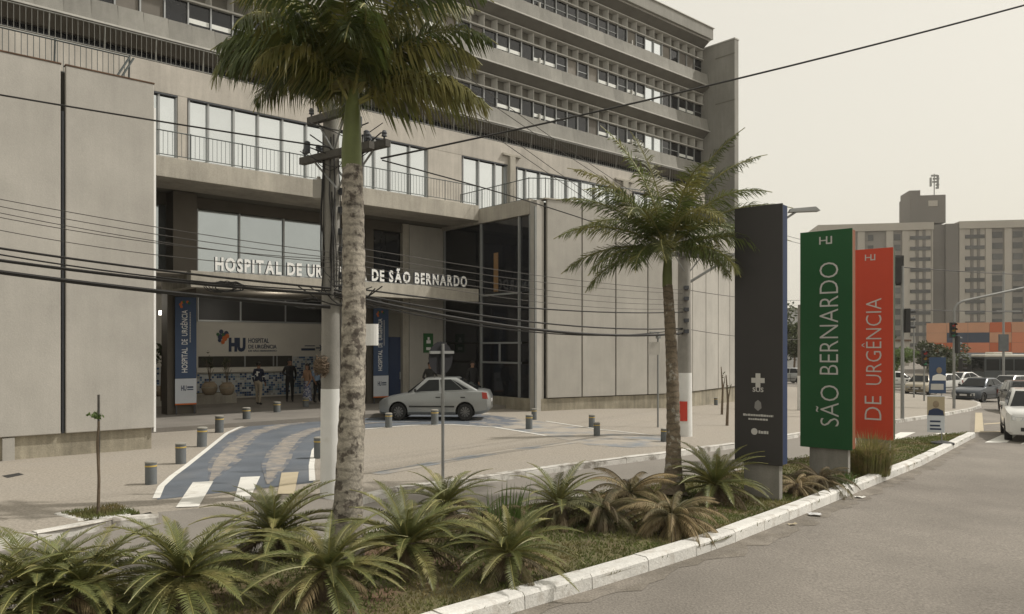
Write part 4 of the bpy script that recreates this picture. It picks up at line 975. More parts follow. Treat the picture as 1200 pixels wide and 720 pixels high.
# ================================================================== PEOPLE
def skin_mesh(verts, edges, radii, root=0, sub=1):
    me = bpy.data.meshes.new('sk'); me.from_pydata(verts, edges, []); o = bpy.data.objects.new('sk', me); COL.objects.link(o)
    sm = o.modifiers.new('s', 'SKIN'); sm.use_smooth_shade = True
    for i, d in enumerate(me.skin_vertices[0].data): d.radius = radii[i] if isinstance(radii[i], tuple) else (radii[i], radii[i]); d.use_root = i == root
    ss = o.modifiers.new('u', 'SUBSURF'); ss.levels = sub; ss.render_levels = sub
    dg = bpy.context.evaluated_depsgraph_get(); r = bpy.data.meshes.new_from_object(o.evaluated_get(dg))
    bpy.data.objects.remove(o); bpy.data.meshes.remove(me); return r
def person(label, pos, rz, h, top, bottom, shoes, hair=m_hair, arms=((.24,.03,1.10,.23,-.10,.88),(.24,.03,1.10,.23,-.10,.88)), skirt=None, longhair=False, sleeves=1.0, step=.06, cap=None):
    t = thing('person', label, 'person', pos, rz, None); k = h/1.72; t.scale = (k, k, k)
    V = [(0,0,.95),(0,0,1.12),(0,-.01,1.32),(0,.0,1.46),(0,-.01,1.54),(0,-.02,1.62),(0,-.015,1.69)]; E = [(0,1),(1,2),(2,3),(3,4),(4,5),(5,6)]
    rd = [(.15,.105),(.14,.10),(.165,.11),.058,(.068,.08),(.078,.095),(.05,.06)]
    for sd_, a in ((-1, arms[0]), (1, arms[1])):
        i = len(V); ex, ey, ez, wx, wy, wz = a; w = Vector((sd_*wx, wy, wz)); e = Vector((sd_*ex, ey, ez)); d = (w-e).normalized()
        V += [(sd_*.17,0,1.41), tuple(e), tuple(w), tuple(w+d*.07)]; E += [(2,i),(i,i+1),(i+1,i+2),(i+2,i+3)]; rd += [.062,.046,.03,(.034,.022)]
        px_ = Vector((0,1,0))
        for f, (o_, l) in enumerate(((-.03,.075),(-.01,.085),(.01,.08),(.03,.065))):
            q = w+d*.085+px_*o_; V += [tuple(q), tuple(q+d*l+Vector((-sd_*.012,0,0)))]; j = len(V); E += [(i+3,j-2),(j-2,j-1)]; rd += [.009,.007]
        q = w+d*.03+px_*-.045; V += [tuple(q), tuple(q+d*.045+Vector((0,-.015,0)))]; j = len(V); E += [(i+2,j-2),(j-2,j-1)]; rd += [.010,.008]
    for sd_ in (-1, 1):
        i = len(V); st = sd_*step
        V += [(sd_*.09,0,.88),(sd_*.10,-.02-st*.5,.49),(sd_*.10,.03-st,.10),(sd_*.105,-.03-st,.045),(sd_*.11,-.15-st,.04)]; E += [(0,i),(i,i+1),(i+1,i+2),(i+2,i+3),(i+3,i+4)]; rd += [.10,.066,.045,(.045,.04),(.035,.03)]
    me = skin_mesh(V, E, rd)
    for m in (m_skin, top, bottom, shoes): me.materials.append(m)
    for p in me.polygons:
        c = p.center; arm = abs(c.x) > .185
        if c.z > 1.47: mi = 0
        elif c.z < .11: mi = 3
        elif arm and c.z > .80: mi = 1 if c.z > 1.40-sleeves*.50 else 0
        elif arm and c.z > .55: mi = 0
        elif c.z > .96: mi = 1
        else: mi = 2
        p.material_index = mi
    # face: nose, brow, eyes and ears grown into the same mesh
    bm = bmesh.new(); bm.from_mesh(me)
    def blob(c, r, mi):
        q = bmesh.ops.create_icosphere(bm, subdivisions=1, radius=1, matrix=Matrix.Translation(c) @ Matrix.Diagonal((*r, 1)))
        for v in q['verts']:
            for f in v.link_faces: f.material_index = mi; f.smooth = True
    blob((0,-.112,1.605), (.013,.02,.022), 0); blob((0,-.104,1.565), (.024,.008,.006), 1)
    for sx in (-1, 1): blob((sx*.03,-.10,1.628), (.011,.008,.007), 3); blob((sx*.08,-.01,1.61), (.01,.02,.03), 0)
    bm.to_mesh(me); bm.free(); me.polygons.foreach_set('use_smooth', [True]*len(me.polygons))
    mobj('body', me, t)
    hb = MB().ball((0,.005,1.655), (.093,.112,.095), 14, 10)
    hb.v = [(x, y, max(z, 1.585 if y > -.02 else 1.655)) for x, y, z in hb.v]
    if longhair: hb.ball((0,.075,1.52), (.085,.05,.16), 10, 8)
    hb.build('hair', cap or hair, t, smooth=60)
    if skirt:
        m, z1, z0, r0 = skirt; MB().lathe([(r0, z0),(r0*.85,(z0+z1)/2),(.15,z1)], 16).build('skirt', m, t, smooth=60)
    return t
FB = SW+.13
cl = lambda n, c: mat('cloth_'+n, c, .85, .15, 8)
jersey = cl('navy_jersey', (.02,.025,.05))
t = person('person in a dark jersey with a white number and beige trousers walking at the entrance', P(303,474.5,PZ), R(170), 1.68, jersey, cl('khaki', (.36,.31,.24)), cl('shoe', (.03,.03,.03)), step=.09)
MB().box(-.035,.035,.104,.112,1.16,1.36).box(-.10,-.037,.10,.108,1.30,1.345).box(.037,.10,.10,.108,1.22,1.26).build('jersey_number', m_printw, t)
MB().lathe([(.051,1.13),(.053,1.17)], 10, (-.232,.02,0)).lathe([(.051,1.13),(.053,1.17)], 10, (.232,.02,0)).build('sleeve_stripe', m_printw, t)
person('person dressed all in black standing by the mosaic wall', P(339.5,471,PZ), R(20), 1.78, cl('black', (.012,.012,.013)), cl('black', (.012,.012,.013)), cl('shoe', (.03,.03,.03)), arms=((.27,.02,1.14,.10,-.16,1.08),(.25,.03,1.10,.2,-.1,.9)), cap=cl('black', (.012,.012,.013)))
pat = mat('patterned_skirt', (.42,.42,.45), .8, .1, 5, col2=(.06,.08,.18), c2scale=14, c2edge=(.46,.54))
person('person in a tan top and long blue and white patterned skirt beside the left pole', P(360,473,PZ), R(-35), 1.60, cl('tan', (.30,.18,.11)), pat, cl('shoe', (.03,.03,.03)), longhair=True, skirt=(pat,.98,.12,.21), sleeves=.3, arms=((.26,.0,1.14,.12,-.15,1.12),(.24,.03,1.1,.22,-.1,.9)))
person('person in a light blue shirt and black trousers beside the left pole', P(371.5,472,PZ), R(60), 1.70, cl('light_blue', (.20,.28,.40)), cl('black', (.012,.012,.013)), cl('shoe', (.03,.03,.03)), sleeves=.6)
person('person in dark clothes standing behind the silver car, seen from the chest up', P(504,478,PZ), R(-10), 1.72, cl('charcoal', (.022,.022,.02)), cl('charcoal', (.022,.022,.02)), cl('shoe', (.03,.03,.03)), arms=((.28,.0,1.13,.12,-.2,1.10),(.28,.0,1.13,.10,-.2,1.06)))
person('dark figure standing before the dark glazing right of the silver car', P(553.5,474.5,PZ), R(30), 1.72, cl('black', (.012,.012,.013)), cl('black', (.012,.012,.013)), cl('shoe', (.03,.03,.03)))

# ================================================================== ENTRANCE FURNISHINGS
def banner(label, p0, p1, pt, pb, d):
    u0_, u1_ = upx(p0, d), upx(p1, d); pm = (p0+p1)/2; zb, ztp = zpx(pm, pb, d), zpx(pm, pt, d)
    b = BO+UX*((u0_+u1_)/2)+UY*d; t = thing('banner', label, 'banner', (b.x, b.y, zb), BA, 'blue banners at the entrance'); w = (u1_-u0_)/2; H = ztp-zb
    MB().box(-w, w, -.02, .0, H*.245, H).build('blue_panel', m_bann, t); MB().box(-w, w, -.021, .0, .05, H*.243).build('white_panel', m_bannw, t); MB().box(-w, w, -.021, 0, 0, .048).build('orange_strip', m_orange, t)
    MB().box(-w+.03, -w+.07, .002, .03, -max(0, zb-PZ), H).box(w-.07, w-.03, .002, .03, -max(0, zb-PZ), H).build('frame', m_alud, t)
    for s_, za, zb_ in (('HOSPITAL', .30, .53), ('DE', .56, .61), ('URGÊNCIA', .64, .88)):
        text_mb(s_, (w*.15, -.022, H*za), (0,0,1), (-1,0,0), w*(.55 if s_ != 'URGÊNCIA' else .68), H*(zb_-za), .01, .003).build('lettering', [m_printw, m_printw], t)
    mb = MB(); z = H*.58
    while z < H*.86: mb.box(w*.35, w*.45, -.026, -.021, z, z+.04); z += .055
    mb.build('small_print', m_print, t)
    for i, (x, z, m) in enumerate(((-.5,.93,m_orange),(-.35,.95,m_orange),(-.2,.955,m_greenp),(.15,.955,m_orange),(-.42,.91,m_orange),(.3,.945,m_greenp))):
        MB().add([(x*w+.05*math.cos(a*.785), -.023-.001*i, z*H+.05*math.sin(a*.785)) for a in range(8)], [tuple(range(8))]).build('petal', m, t)
    text_mb('HU', (-w*.45, -.023, H*.13), (1,0,0), (0,0,1), H*.05, w*.5, .03, .003).build('logo', [m_navy, m_navy], t)
    MB().box(w*.12, w*.7, -.026, -.022, H*.135, H*.145).box(w*.12, w*.7, -.026, -.022, H*.155, H*.17).build('small_print', m_navy, t)
banner('blue vertical banner left of the white logo wall', 205, 230, 348.5, 474.5, 5.98)
banner('blue vertical banner behind the bonnet of the silver car', 437.5, 455, 361, 466, 5.98)
b = P(231, 474.5, PZ); t = thing('planter_bench', 'low concrete planter bench below the mosaic wall', 'planter', b, BA)
MB().box(-1.9, 1.6, 0, .75, -.02, .42).build('bench', m_conc, t, bevel=.02); MB().box(-1.8, 1.5, .1, .65, .40, .425).build('soil', m_soil, t)
def urn(label, px, py, d_px, z, plant=True, seed=1):
    c = P(px, py, z); t = thing('pot', label, 'plant pot', c, 0, 'round clay pots'); r = d_px/F*c.y/2
    MB().lathe([(r*.55,0),(r*.85,r*.35),(r,r*.85),(r*.93,r*1.3),(r*.62,r*1.62),(r*.66,r*1.72),(r*.5,r*1.70)], 20).build('pot_body', m_terra, t, smooth=60)
    MB().lathe([(r*1.0,r*.92),(r*1.01,r*1.0),(r*.99,r*1.05)], 20).build('ornament_band', m_plinth, t)
    if plant:
        rng = random.Random(seed); mb = MB()
        for i in range(9):
            a = rng.uniform(0,6.28); l = rng.uniform(.5,1.0); mb.tube([(0,0,r*1.6),(math.cos(a)*.06,math.sin(a)*.06,r*1.6+l*.6),(math.cos(a)*.16,math.sin(a)*.16,r*1.6+l)], .008, 4)
        mb.build('stems', m_bark, t); leaves(rng, 90, (0,0,r*1.6+.75), (.22,.22,.3), .05, 8).build('foliage', m_leafd, t)
    return c
bz = PZ+.42
urn('round clay pot beside the left banner', 245.5, 463, 18, bz, True, 1); urn('round clay pot, right one of the pair on the bench', 266, 463, 17, bz, True, 2)
urn('round pot cut by the left wall edge', 188, 464.5, 14, bz, False, 3)
urn('pale pot left of the second blue banner', 425.5, 470, 9, PZ, False, 4); urn('pale pot right of the second blue banner', 459, 466, 9, PZ, False, 5)
c = P(189, 470, PZ+.42); t = thing('potted_plant', 'dark leafy shrub against the left end of the porch', 'plant', c); MB().tube([(0,0,0),(.02,0,1.2)], .03, 5).build('stem', m_bark, t); leaves(random.Random(8), 260, (0,0,1.75), (.42,.35,.62), .11, 12).build('foliage', m_leafd, t)

# ================================================================== VEHICLES
def car(name, label, cat, pos, heading, paint, kind='sedan', scale=1.0, group=None):
    """heading: direction the nose points (angle of +x)"""
    t = thing(name, label, cat, pos, heading-math.pi, group); t.scale = (scale,)*3      # nose at -x
    if kind == 'sedan':
        L = 4.0; st = [(-2.0,.50,.34,.52,.55),(-1.96,.66,.24,.60,.63),(-1.84,.75,.20,.68,.72),(-1.6,.80,.19,.745,.80),(-1.15,.815,.18,.83,.89),(-.78,.82,.18,.885,.945),(-.2,.825,.18,.905,.95),(.5,.825,.18,.925,.96),(1.0,.82,.18,.94,.985),(1.35,.815,.18,.95,1.02),(1.7,.80,.22,.95,1.03),(1.9,.76,.28,.90,.99),(2.0,.64,.36,.74,.82)]
        ax = (-1.25, 1.13); wr_ = .285; cab = [(-.96,.92,.74),(-.30,1.405,.57),(.78,1.42,.57),(1.66,1.03,.70)]; ww = 1.42
    elif kind == 'suv':
        L = 4.4; st = [(-2.2,.60,.40,.80,.84),(-2.15,.78,.30,.90,.95),(-2.0,.86,.27,.97,1.03),(-1.7,.89,.26,1.02,1.09),(-1.2,.90,.25,1.06,1.12),(-.8,.90,.25,1.08,1.13),(0,.905,.25,1.09,1.12),(.8,.905,.25,1.10,1.13),(1.5,.90,.27,1.10,1.14),(1.9,.88,.30,1.08,1.13),(2.12,.82,.38,1.02,1.08),(2.2,.68,.44,.88,.95)]
        ax = (-1.35, 1.33); wr_ = .35; cab = [(-1.02,1.10,.80),(-.28,1.63,.62),(1.55,1.62,.60),(2.08,1.10,.76)]; ww = 1.58
    else:
        L = 3.8; st = [(-1.9,.50,.36,.58,.62),(-1.85,.68,.26,.68,.72),(-1.7,.77,.22,.76,.82),(-1.4,.82,.20,.83,.90),(-1.0,.83,.19,.89,.96),(-.6,.835,.19,.92,.98),(.2,.84,.19,.94,.98),(.9,.83,.19,.95,.99),(1.4,.82,.22,.96,1.0),(1.75,.77,.28,.92,.98),(1.9,.64,.36,.78,.86)]
        ax = (-1.2, 1.18); wr_ = .295; cab = [(-.95,.95,.74),(-.22,1.46,.57),(1.2,1.46,.56),(1.78,.98,.70)]; ww = 1.46
    rings = []
    for x, w, zb, zs, zt in st:
        h = zs-zb
        half = [(0,zb),(w*.86,zb),(w*.985,zb+h*.14),(w*1.0,zb+h*.45),(w*1.0,zb+h*.72),(w*.965,zs),(w*.86,zs+(zt-zs)*.62),(w*.5,zt-.004),(0,zt)]
        rings.append([(x, y, z) for y, z in half]+[(x, -y, z) for y, z in half[-2:0:-1]])
    n = len(rings[0]); mb = MB(); mb.add([p for r in rings for p in r], [(i*n+k, i*n+(k+1)%n, (i+1)*n+(k+1)%n, (i+1)*n+k) for i in range(len(rings)-1) for k in range(n)]+[tuple(range(n))[::-1], tuple(range((len(rings)-1)*n, len(rings)*n))])
    me = mb.mesh('b', paint); bm = bmesh.new(); bm.from_mesh(me); bmesh.ops.recalc_face_normals(bm, faces=bm.faces[:]); bm.to_mesh(me); bm.free()
    o = bpy.data.objects.new('b', me); COL.objects.link(o); cuts = []
    for x in ax:
        c = MB(); q = 28; r = wr_+.055
        c.add([(x+r*math.cos(6.2832*i/q), y, wr_+.01+r*math.sin(6.2832*i/q)) for y in (-1.2, -.45) for i in range(q)], [tuple(range(q)), tuple(range(q,2*q))[::-1]]+[(i, q+i, q+(i+1)%q, (i+1)%q) for i in range(q)])
        c.add([(x+r*math.cos(6.2832*i/q), y, wr_+.01+r*math.sin(6.2832*i/q)) for y in (.45, 1.2) for i in range(q)], [tuple(range(q)), tuple(range(q,2*q))[::-1]]+[(i, q+i, q+(i+1)%q, (i+1)%q) for i in range(q)])
        cm = c.mesh('c', m_trim); bm = bmesh.new(); bm.from_mesh(cm); bmesh.ops.recalc_face_normals(bm, faces=bm.faces[:]); bm.to_mesh(cm); bm.free()
        co_ = bpy.data.objects.new('c', cm); COL.objects.link(co_); cuts.append(co_)
        md_ = o.modifiers.new('x', 'BOOLEAN'); md_.operation = 'DIFFERENCE'; md_.object = co_; md_.solver = 'EXACT'; md_.material_mode = 'TRANSFER'
    dg = bpy.context.evaluated_depsgraph_get(); bme = bpy.data.meshes.new_from_object(o.evaluated_get(dg)); bpy.data.objects.remove(o)
    for c in cuts: bpy.data.objects.remove(c)
    mobj('body', bme, t, smooth=38)
    # cabin
    (xa,za,wa),(xb,zb_,wb),(xc,zc_,wc),(xd,zd,wd_) = cab
    bot = [(xa,-wa,za-.08),(xd,-wd_,zd-.08),(xd,wd_,zd-.08),(xa,wa,za-.08)]; top = [(xb,-wb,zb_),(xc,-wc,zc_),(xc,wc,zc_),(xb,wb,zb_)]
    MB().hexa(bot, top).build('cabin', paint, t, smooth=35, bevel=.075)
    bt = [Vector((xa,-wa,za)), Vector((xd,-wd_,zd)), Vector((xc,-wc,zc_)), Vector((xb,-wb,zb_))]
    def bil(q, s, v): return (q[0].lerp(q[1], s)).lerp(q[3].lerp(q[2], s), v)
    def patch(name, q, poly, m, off=.008, parent=t):
        nrm_ = (q[1]-q[0]).cross(q[3]-q[0]).normalized(); ctr_ = (q[0]+q[1]+q[2]+q[3])/4
        if nrm_.dot(ctr_-Vector((.25,0,.9))) < 0: nrm_ = -nrm_
        ps = [bil(q, s, v)+nrm_*off for s, v in poly]; k = len(ps)
        return MB().add(ps+[p-nrm_*(off+.03) for p in ps], [tuple(range(k)), tuple(range(k,2*k))[::-1]]+[(i,k+i,k+(i+1)%k,(i+1)%k) for i in range(k)]).build(name, m, parent)
    for sg in (1, -1):
        q = [Vector((v.x, v.y*sg, v.z)) for v in bt]
        if kind == 'sedan': sp = ((.11,.44),(.475,.77)); tri = (.785,.86)
        elif kind == 'suv': sp = ((.09,.40),(.43,.70)); tri = (.725,.93)
        else: sp = ((.09,.44),(.47,.78)); tri = (.80,.92)
        for a, b in sp: patch('side_window', q, [(a,.05),(b,.05),(b-.004,.86),(a+.05 if a < .2 else a,.86)], m_carg)
        patch('quarter_window', q, [(tri[0],.06),(tri[1],.06),(tri[1]-.03,.6),(tri[0],.84)], m_carg)
    patch('windscreen', [Vector((xa,-wa,za)), Vector((xa,wa,za)), Vector((xb,wb,zb_)), Vector((xb,-wb,zb_))], [(.05,.04),(.95,.04),(.92,.90),(.08,.90)], m_carg)
    patch('rear_window', [Vector((xd,-wd_,zd)), Vector((xd,wd_,zd)), Vector((xc,wc,zc_)), Vector((xc,-wc,zc_))], [(.08,.10),(.92,.10),(.88,.88),(.12,.88)], m_carg)
    # wheels
    for x in ax:
        for sg in (1, -1):
            y = (st[5][1]-.02)*sg
            ty = MB(); prof = [(wr_*.62,-.09),(wr_*.93,-.10),(wr_,-.07),(wr_,.07),(wr_*.93,.10),(wr_*.62,.09)]; q = 24
            vv = [(x+r*math.cos(6.2832*k/q), y-.09*sg+o_, wr_+r*math.sin(6.2832*k/q)) for r, o_ in prof for k in range(q)]
            w = ty.add(vv, [(i*q+k, i*q+(k+1)%q, ((i+1)%6)*q+(k+1)%q, ((i+1)%6)*q+k) for i in range(6) for k in range(q)]).build('wheel', m_tyre, t, smooth=50)
            rm = MB(); yo = y-.03*sg; r = wr_*.63
            for k in range(10):
                a = 6.2832*k/10; a2 = a+.42
                rm.add([(x+.05*math.cos(a), yo, wr_+.05*math.sin(a)), (x+.05*math.cos(a2), yo, wr_+.05*math.sin(a2)), (x+r*math.cos(a2-.05), yo-.01*sg, wr_+r*math.sin(a2-.05)), (x+r*math.cos(a), yo-.01*sg, wr_+r*math.sin(a))], [(0,1,2,3)])
            rm.add([(x+.06*math.cos(6.2832*k/12), yo+.004*sg, wr_+.06*math.sin(6.2832*k/12)) for k in range(12)], [tuple(range(12))]).build('rim', m_rim, w)
            MB().add([(x+r*math.cos(6.2832*k/16), y-.05*sg, wr_+r*math.sin(6.2832*k/16)) for k in range(16)], [tuple(range(16))]).build('hub', m_trim, w)
    xf, wf = st[1][0], st[2][1]; zf = st[2][3]; xr_, wr2 = st[-2][0], st[-3][1]; zr = st[-3][3]
    x0_, w0_, zb0, zs0 = st[0][:4]; h0 = zs0-zb0; w1_, zs1 = st[1][1], st[1][3]; hh_ = .15 if kind != 'suv' else .13
    for sg in (1, -1):
        MB().hexa([(x0_-.012,sg*.36,zs1-hh_-.05),(x0_+.015,sg*(w1_-.05),zs1-hh_-.03),(st[2][0]+.14,sg*(st[2][1]+.022),zs1-hh_+.03),(x0_+.2,sg*.36,zs1-hh_)], [(x0_-.002,sg*.42,zs1-.045),(x0_+.025,sg*(w1_-.05),zs1-.02),(st[2][0]+.18,sg*(st[2][1]+.012),zs1+.05),(x0_+.2,sg*.42,zs1-.02)]).build('headlight', m_lens, t, bevel=.01)
        MB().hexa([(xr_+.06,sg*.5,zr-.24),(xr_+.03,sg*(wr2-.05),zr-.24),(xr_-.16,sg*(wr2+.015),zr-.22),(xr_-.15,sg*.5,zr-.22)], [(xr_+.01,sg*.5,zr-.03),(xr_-.01,sg*(wr2-.06),zr-.03),(xr_-.18,sg*(wr2+.0),zr),(xr_-.15,sg*.5,zr)]).build('tail_light', m_tail, t, bevel=.008)
        MB().hexa([(xa+.28,sg*(wa+.04),za+.02),(xa+.36,sg*(wa+.04),za+.02),(xa+.38,sg*(wa+.20),za+.03),(xa+.30,sg*(wa+.20),za+.03)], [(xa+.28,sg*(wa+.04),za+.12),(xa+.36,sg*(wa+.04),za+.12),(xa+.38,sg*(wa+.20),za+.14),(xa+.30,sg*(wa+.20),za+.14)]).build('mirror', m_trim if kind != 'suv' else paint, t, bevel=.02)
        wb2 = st[6][1]+.004
        MB().box(ax[0]+wr_+.1, ax[1]-wr_-.1, sg*wb2-.008, sg*wb2+.008, .44, .49).build('side_moulding', m_trim, t)
        for x in ((xa+xd)/2-.06,):
            MB().box(x, x+.012, sg*wb2-.03, sg*(wb2-.002)+.0005, .24, st[6][3]-.02).build('door_gap', m_trim, t)
        for x in ((xa+xd)/2-.26, (xa+xd)/2+.62): MB().box(x, x+.16, sg*wb2-.02, sg*wb2+.012, st[6][3]-.15, st[6][3]-.115).build('door_handle', m_trim, t)
    MB().box(x0_-.014, x0_+.1, -.34, .34, zs0-h0*.42, zs0+.02).build('grille', m_trim, t); MB().box(x0_-.012, x0_+.1, -.5, .5, zb0+.01, zb0+h0*.32).build('lower_grille', m_trim, t)
    MB().box(x0_-.03, x0_-.016, -.2, .2, zb0+h0*.34, zb0+h0*.34+.11).build('number_plate', m_plate, t); MB().box(xr_+.09, xr_+.115, -.2, .2, zr-.35, zr-.25).build('number_plate', m_plate, t)
    if kind == 'sedan': MB().tube([(xb+.25,-.3,zb_+.02),(xb+.35,-.3,zb_+.05)], .012, 5).build('antenna', m_trim, t)
    return t
pt = lambda n, c, mt=.0: mat('paint_'+n, c, .28, .05, 2, metal=mt, coat=.6, fine=.03)
silver = pt('silver', (.27,.28,.278), .4)
b = (P(473,492,SW)+P(548,494.5,SW))/2
car('silver_sedan', 'silver four door sedan parked in the drop-off before the entrance', 'car', (b.x-.02, b.y+.72, SW+.008), R(180-3), silver, 'sedan', .93).scale = (.925, .94, .985)
QG = 'cars waiting in the street at the right'
def road(px, py): v = P(px, py, 0); return (v.x, v.y, v.z)
def toward(px, extra=0): return math.atan2(-1, -(px-600)/F)+R(extra)      # nose towards the camera
car('white_suv', 'white sport utility vehicle coming nearest at the right picture edge', 'car', road(1212, 514), toward(1212, 4), pt('white', (.62,.62,.60)), 'suv', 1.0, QG)
car('dark_suv', 'dark grey sport utility vehicle just behind the white one', 'car', road(1200, 484), toward(1200, 10), pt('dark_grey', (.04,.042,.045), .3), 'suv', 1.0, QG)
car('dark_sedan', 'dark blue grey sedan in the middle of the junction', 'car', road(1148, 470.5), toward(1148, -24), pt('slate', (.035,.045,.06), .3), 'sedan', 1.08, QG)
car('silver_hatchback', 'pale silver hatchback behind the dark sedan', 'car', road(1182, 463.5), toward(1182, -26), pt('pale_silver', (.42,.43,.43), .3), 'hatch', 1.06, QG)
car('white_hatchback', 'white hatchback behind the campaign banner', 'car', road(1102, 460.5), toward(1102, -30), pt('white', (.62,.62,.60)), 'hatch', 1.05, QG)
car('beige_car', 'beige hatchback half hidden left of the campaign banner', 'car', road(1080, 462), toward(1080, -12), pt('beige', (.30,.26,.19), .2), 'hatch', 1.0, QG)
car('white_sedan', 'white sedan seen side on right of the red totem', 'car', road(1050, 457), R(-12), pt('white', (.62,.62,.60)), 'sedan', 1.1, QG)
car('white_sedan', 'white sedan farther back beside the traffic signal pole', 'car', road(1126, 455.5), toward(1126, -35), pt('white', (.62,.62,.60)), 'sedan', 1.05, QG)
car('silver_car', 'small distant silver car between the dark and green totems', 'car', road(918, 449.5), R(180), silver, 'hatch', 1.0, QG)
# bus
c = P(1204, 449, 0); t = thing('bus', 'dark city bus with a cream roof at the right edge', 'bus', (c.x, c.y, c.z), R(0))
cream = mat('bus_cream', (.55,.53,.47), .5, .05); busd = mat('bus_body', (.06,.07,.075), .4, .1)
L = 5.2; H = 3.1
MB().box(-L, L, -1.2, 1.2, .35, 1.25).build('lower_body', busd, t, bevel=.05); MB().box(-L+.03, L-.03, -1.17, 1.17, 1.253, 2.72).build('window_band', busd, t); rf = MB().box(-L, L, -1.22, 1.22, 2.723, H-.12).build('roof', cream, t, bevel=.08); MB().box(1.2-L, 3.2-L, -.7, .7, H-.118, H+.12).build('air_conditioner', cream, rf, bevel=.05)
for i in range(7): MB().box(-L+.2+i*1.45, -L+1.5+i*1.45, -1.215, -1.174, 1.35, 2.5).build('window', m_carg, t)
MB().box(-L-.02, -L+.029, -1.05, 1.05, 1.2, 2.6).build('windscreen', m_carg, t)
for x in (-3.2, 3.0):
    for sg in (1,-1):
        q = 18; MB().add([(x+.5*math.cos(6.2832*k/q), y, .5+.5*math.sin(6.2832*k/q)) for y in (1.24*sg, .9*sg) for k in range(q)], [tuple(range(q)), tuple(range(q,2*q))[::-1]]+[(k,q+k,q+(k+1)%q,(k+1)%q) for k in range(q)]).build('wheel', m_tyre, t)

# ================================================================== STREET AND SKYLINE AT THE RIGHT
def mast(name, label, px, py, top, r=.07, cat='traffic light', off=SW, m=m_steel):
    b = P(px, py, off); t = thing(name, label, cat, b); h = px2tz(b, top); MB().lathe([(r,-.1),(r*.85,h)], 10).build('pole', m, t, smooth=True); return t, b
def head(t, x, z, ang, s=1.0, lens=True):
    o = MB().box(-.16*s, .16*s, -.09, .09, -.48*s, .48*s).build('signal_head', m_trim, t, bevel=.02, loc=(x, -.05, z)); o.rotation_euler = (0,0,ang)
    if lens:
        for k, c in enumerate(((.30,.02,.015),(.28,.16,.02),(.02,.16,.08))):
            zz_ = (.31-.31*k)*s; q = 14
            MB().add([(.11*s*math.cos(6.2832*i/q), -.094, zz_+.11*s*math.sin(6.2832*i/q)) for i in range(q)], [tuple(range(q))]).build('lens', mat('lens%d' % k, c, .2), o)
            MB().add([(.125*s*math.cos(a), y, zz_+.125*s*math.sin(a)) for y in (-.09,-.28) for a in [i*.314 for i in range(11)]], [(i,i+1,12+i,11+i) for i in range(10)]).build('visor', m_trim, o).modifiers.new('t','SOLIDIFY').thickness = .01
    return o
t, b = mast('traffic_light', 'traffic signal pole right of the red totem with two black heads', 1057.5, 491, 312)
head(t, .16, px2tz(b,376), R(80), 1.0); 
o = head(t, -.28, px2tz(b,317), R(180), 1.1, False); MB().box(-.36,-.04,-.12,-.09,-.6,.6).build('back_plate', m_trim, o); MB().tube([(0,0,px2tz(b,313)),(-.3,-.02,px2tz(b,313))], .03, 6).build('arm', m_steel, t)
t, b = mast('traffic_light', 'traffic signal pole with a long curved arm at the corner kerb', 1118, 479, 365)
zt_ = px2tz(b, 365); q = [(0,0,zt_-.02)]+[(.7*(1-math.cos(a)), 0, zt_+.55*math.sin(a)) for a in (.3,.7,1.1,1.4)]+[(At(1225,332,b.y)-b)]
MB().tube(q, .06, 8).build('curved_arm', m_steel, t, smooth=60); head(t, -.1, px2tz(b,387), R(0), .8); head(t, .1, px2tz(b,404), R(110), .9); head(t, .3, px2tz(b,428), R(60), .7)
t, b = mast('pedestrian_signal', 'pedestrian signal on a thin pole behind the campaign banner', 1083, 470, 408, .05); head(t, 0, px2tz(b,420), R(0), 1.0)
t, b = mast('street_pole', 'thin grey post on the pavement right of the red totem', 1071, 466, 372, .05, 'pole')
MB().lathe([(.07,px2tz(b,374)),(.07,px2tz(b,371))], 8).build('cap', m_steel, t)
t, b = mast('street_pole', 'grey lamp column in front of the orange building', 1176, 452, 318, .11, 'pole'); MB().box(-.6,1.6,-.08,.08,px2tz(b,366),px2tz(b,364)).build('bracket', m_steel, t); MB().box(-.4,.4,-.15,.15,px2tz(b,412),px2tz(b,392)).build('cabinet', m_boll, t)
t, b = upole('concrete utility pole with pale foot seen between the dark and green totems', 939, 481, 4.6, .17, .14, 1.5)
C('black wire across the apartment block, upper one', (1052,313), (1230,323), .02, .05, 32, 44); C('black wire across the apartment block, lower one', (1046,362), (1230,366), .02, .05, 40, 44)
# campaign banner on a stand (people on it reduced to plain silhouettes)
b = P(1099, 520.5, SW-.02); t = thing('campaign_banner', 'small two panel portrait banner on a stand at the tip of the island', 'banner', b, R(-20)); zq = lambda y: px2tz(b, y)
MB().lathe([(.30,0),(.30,.05),(.06,.10)], 14, (.12,0,0)).build('base', m_trim, t); MB().tube([(.1,.03,.05),(.1,.03,zq(418))], .015, 6).build('rod', m_steel, t)
MB().box(-.27,.17,-.015,.01,zq(507),zq(464)).build('lower_panel', m_bannw, t); MB().box(-.27,.17,-.02,-.016,zq(487),zq(465)).build('yellow_field', m_marky, t)
MB().box(-.22,.2,-.015,.01,zq(461),zq(419)).build('upper_panel', m_bann, t)
def silhouette(x, z0, s, m):
    MB().ball((x,-.028,z0+.30*s), (.075*s,.006,.095*s), 12, 8).build('portrait_head', m_terra, t); MB().add([(x-.19*s,-.027,z0),(x+.19*s,-.027,z0),(x+.17*s,-.027,z0+.13*s),(x+.05*s,-.027,z0+.19*s),(x-.05*s,-.027,z0+.19*s),(x-.17*s,-.027,z0+.13*s)], [tuple(range(6))]).build('portrait_bust', m, t)
silhouette(-.05, zq(487), 1.05, m_navy); silhouette(.03, zq(446), .95, m_printw)
mb = MB(); rl = random.Random(4)
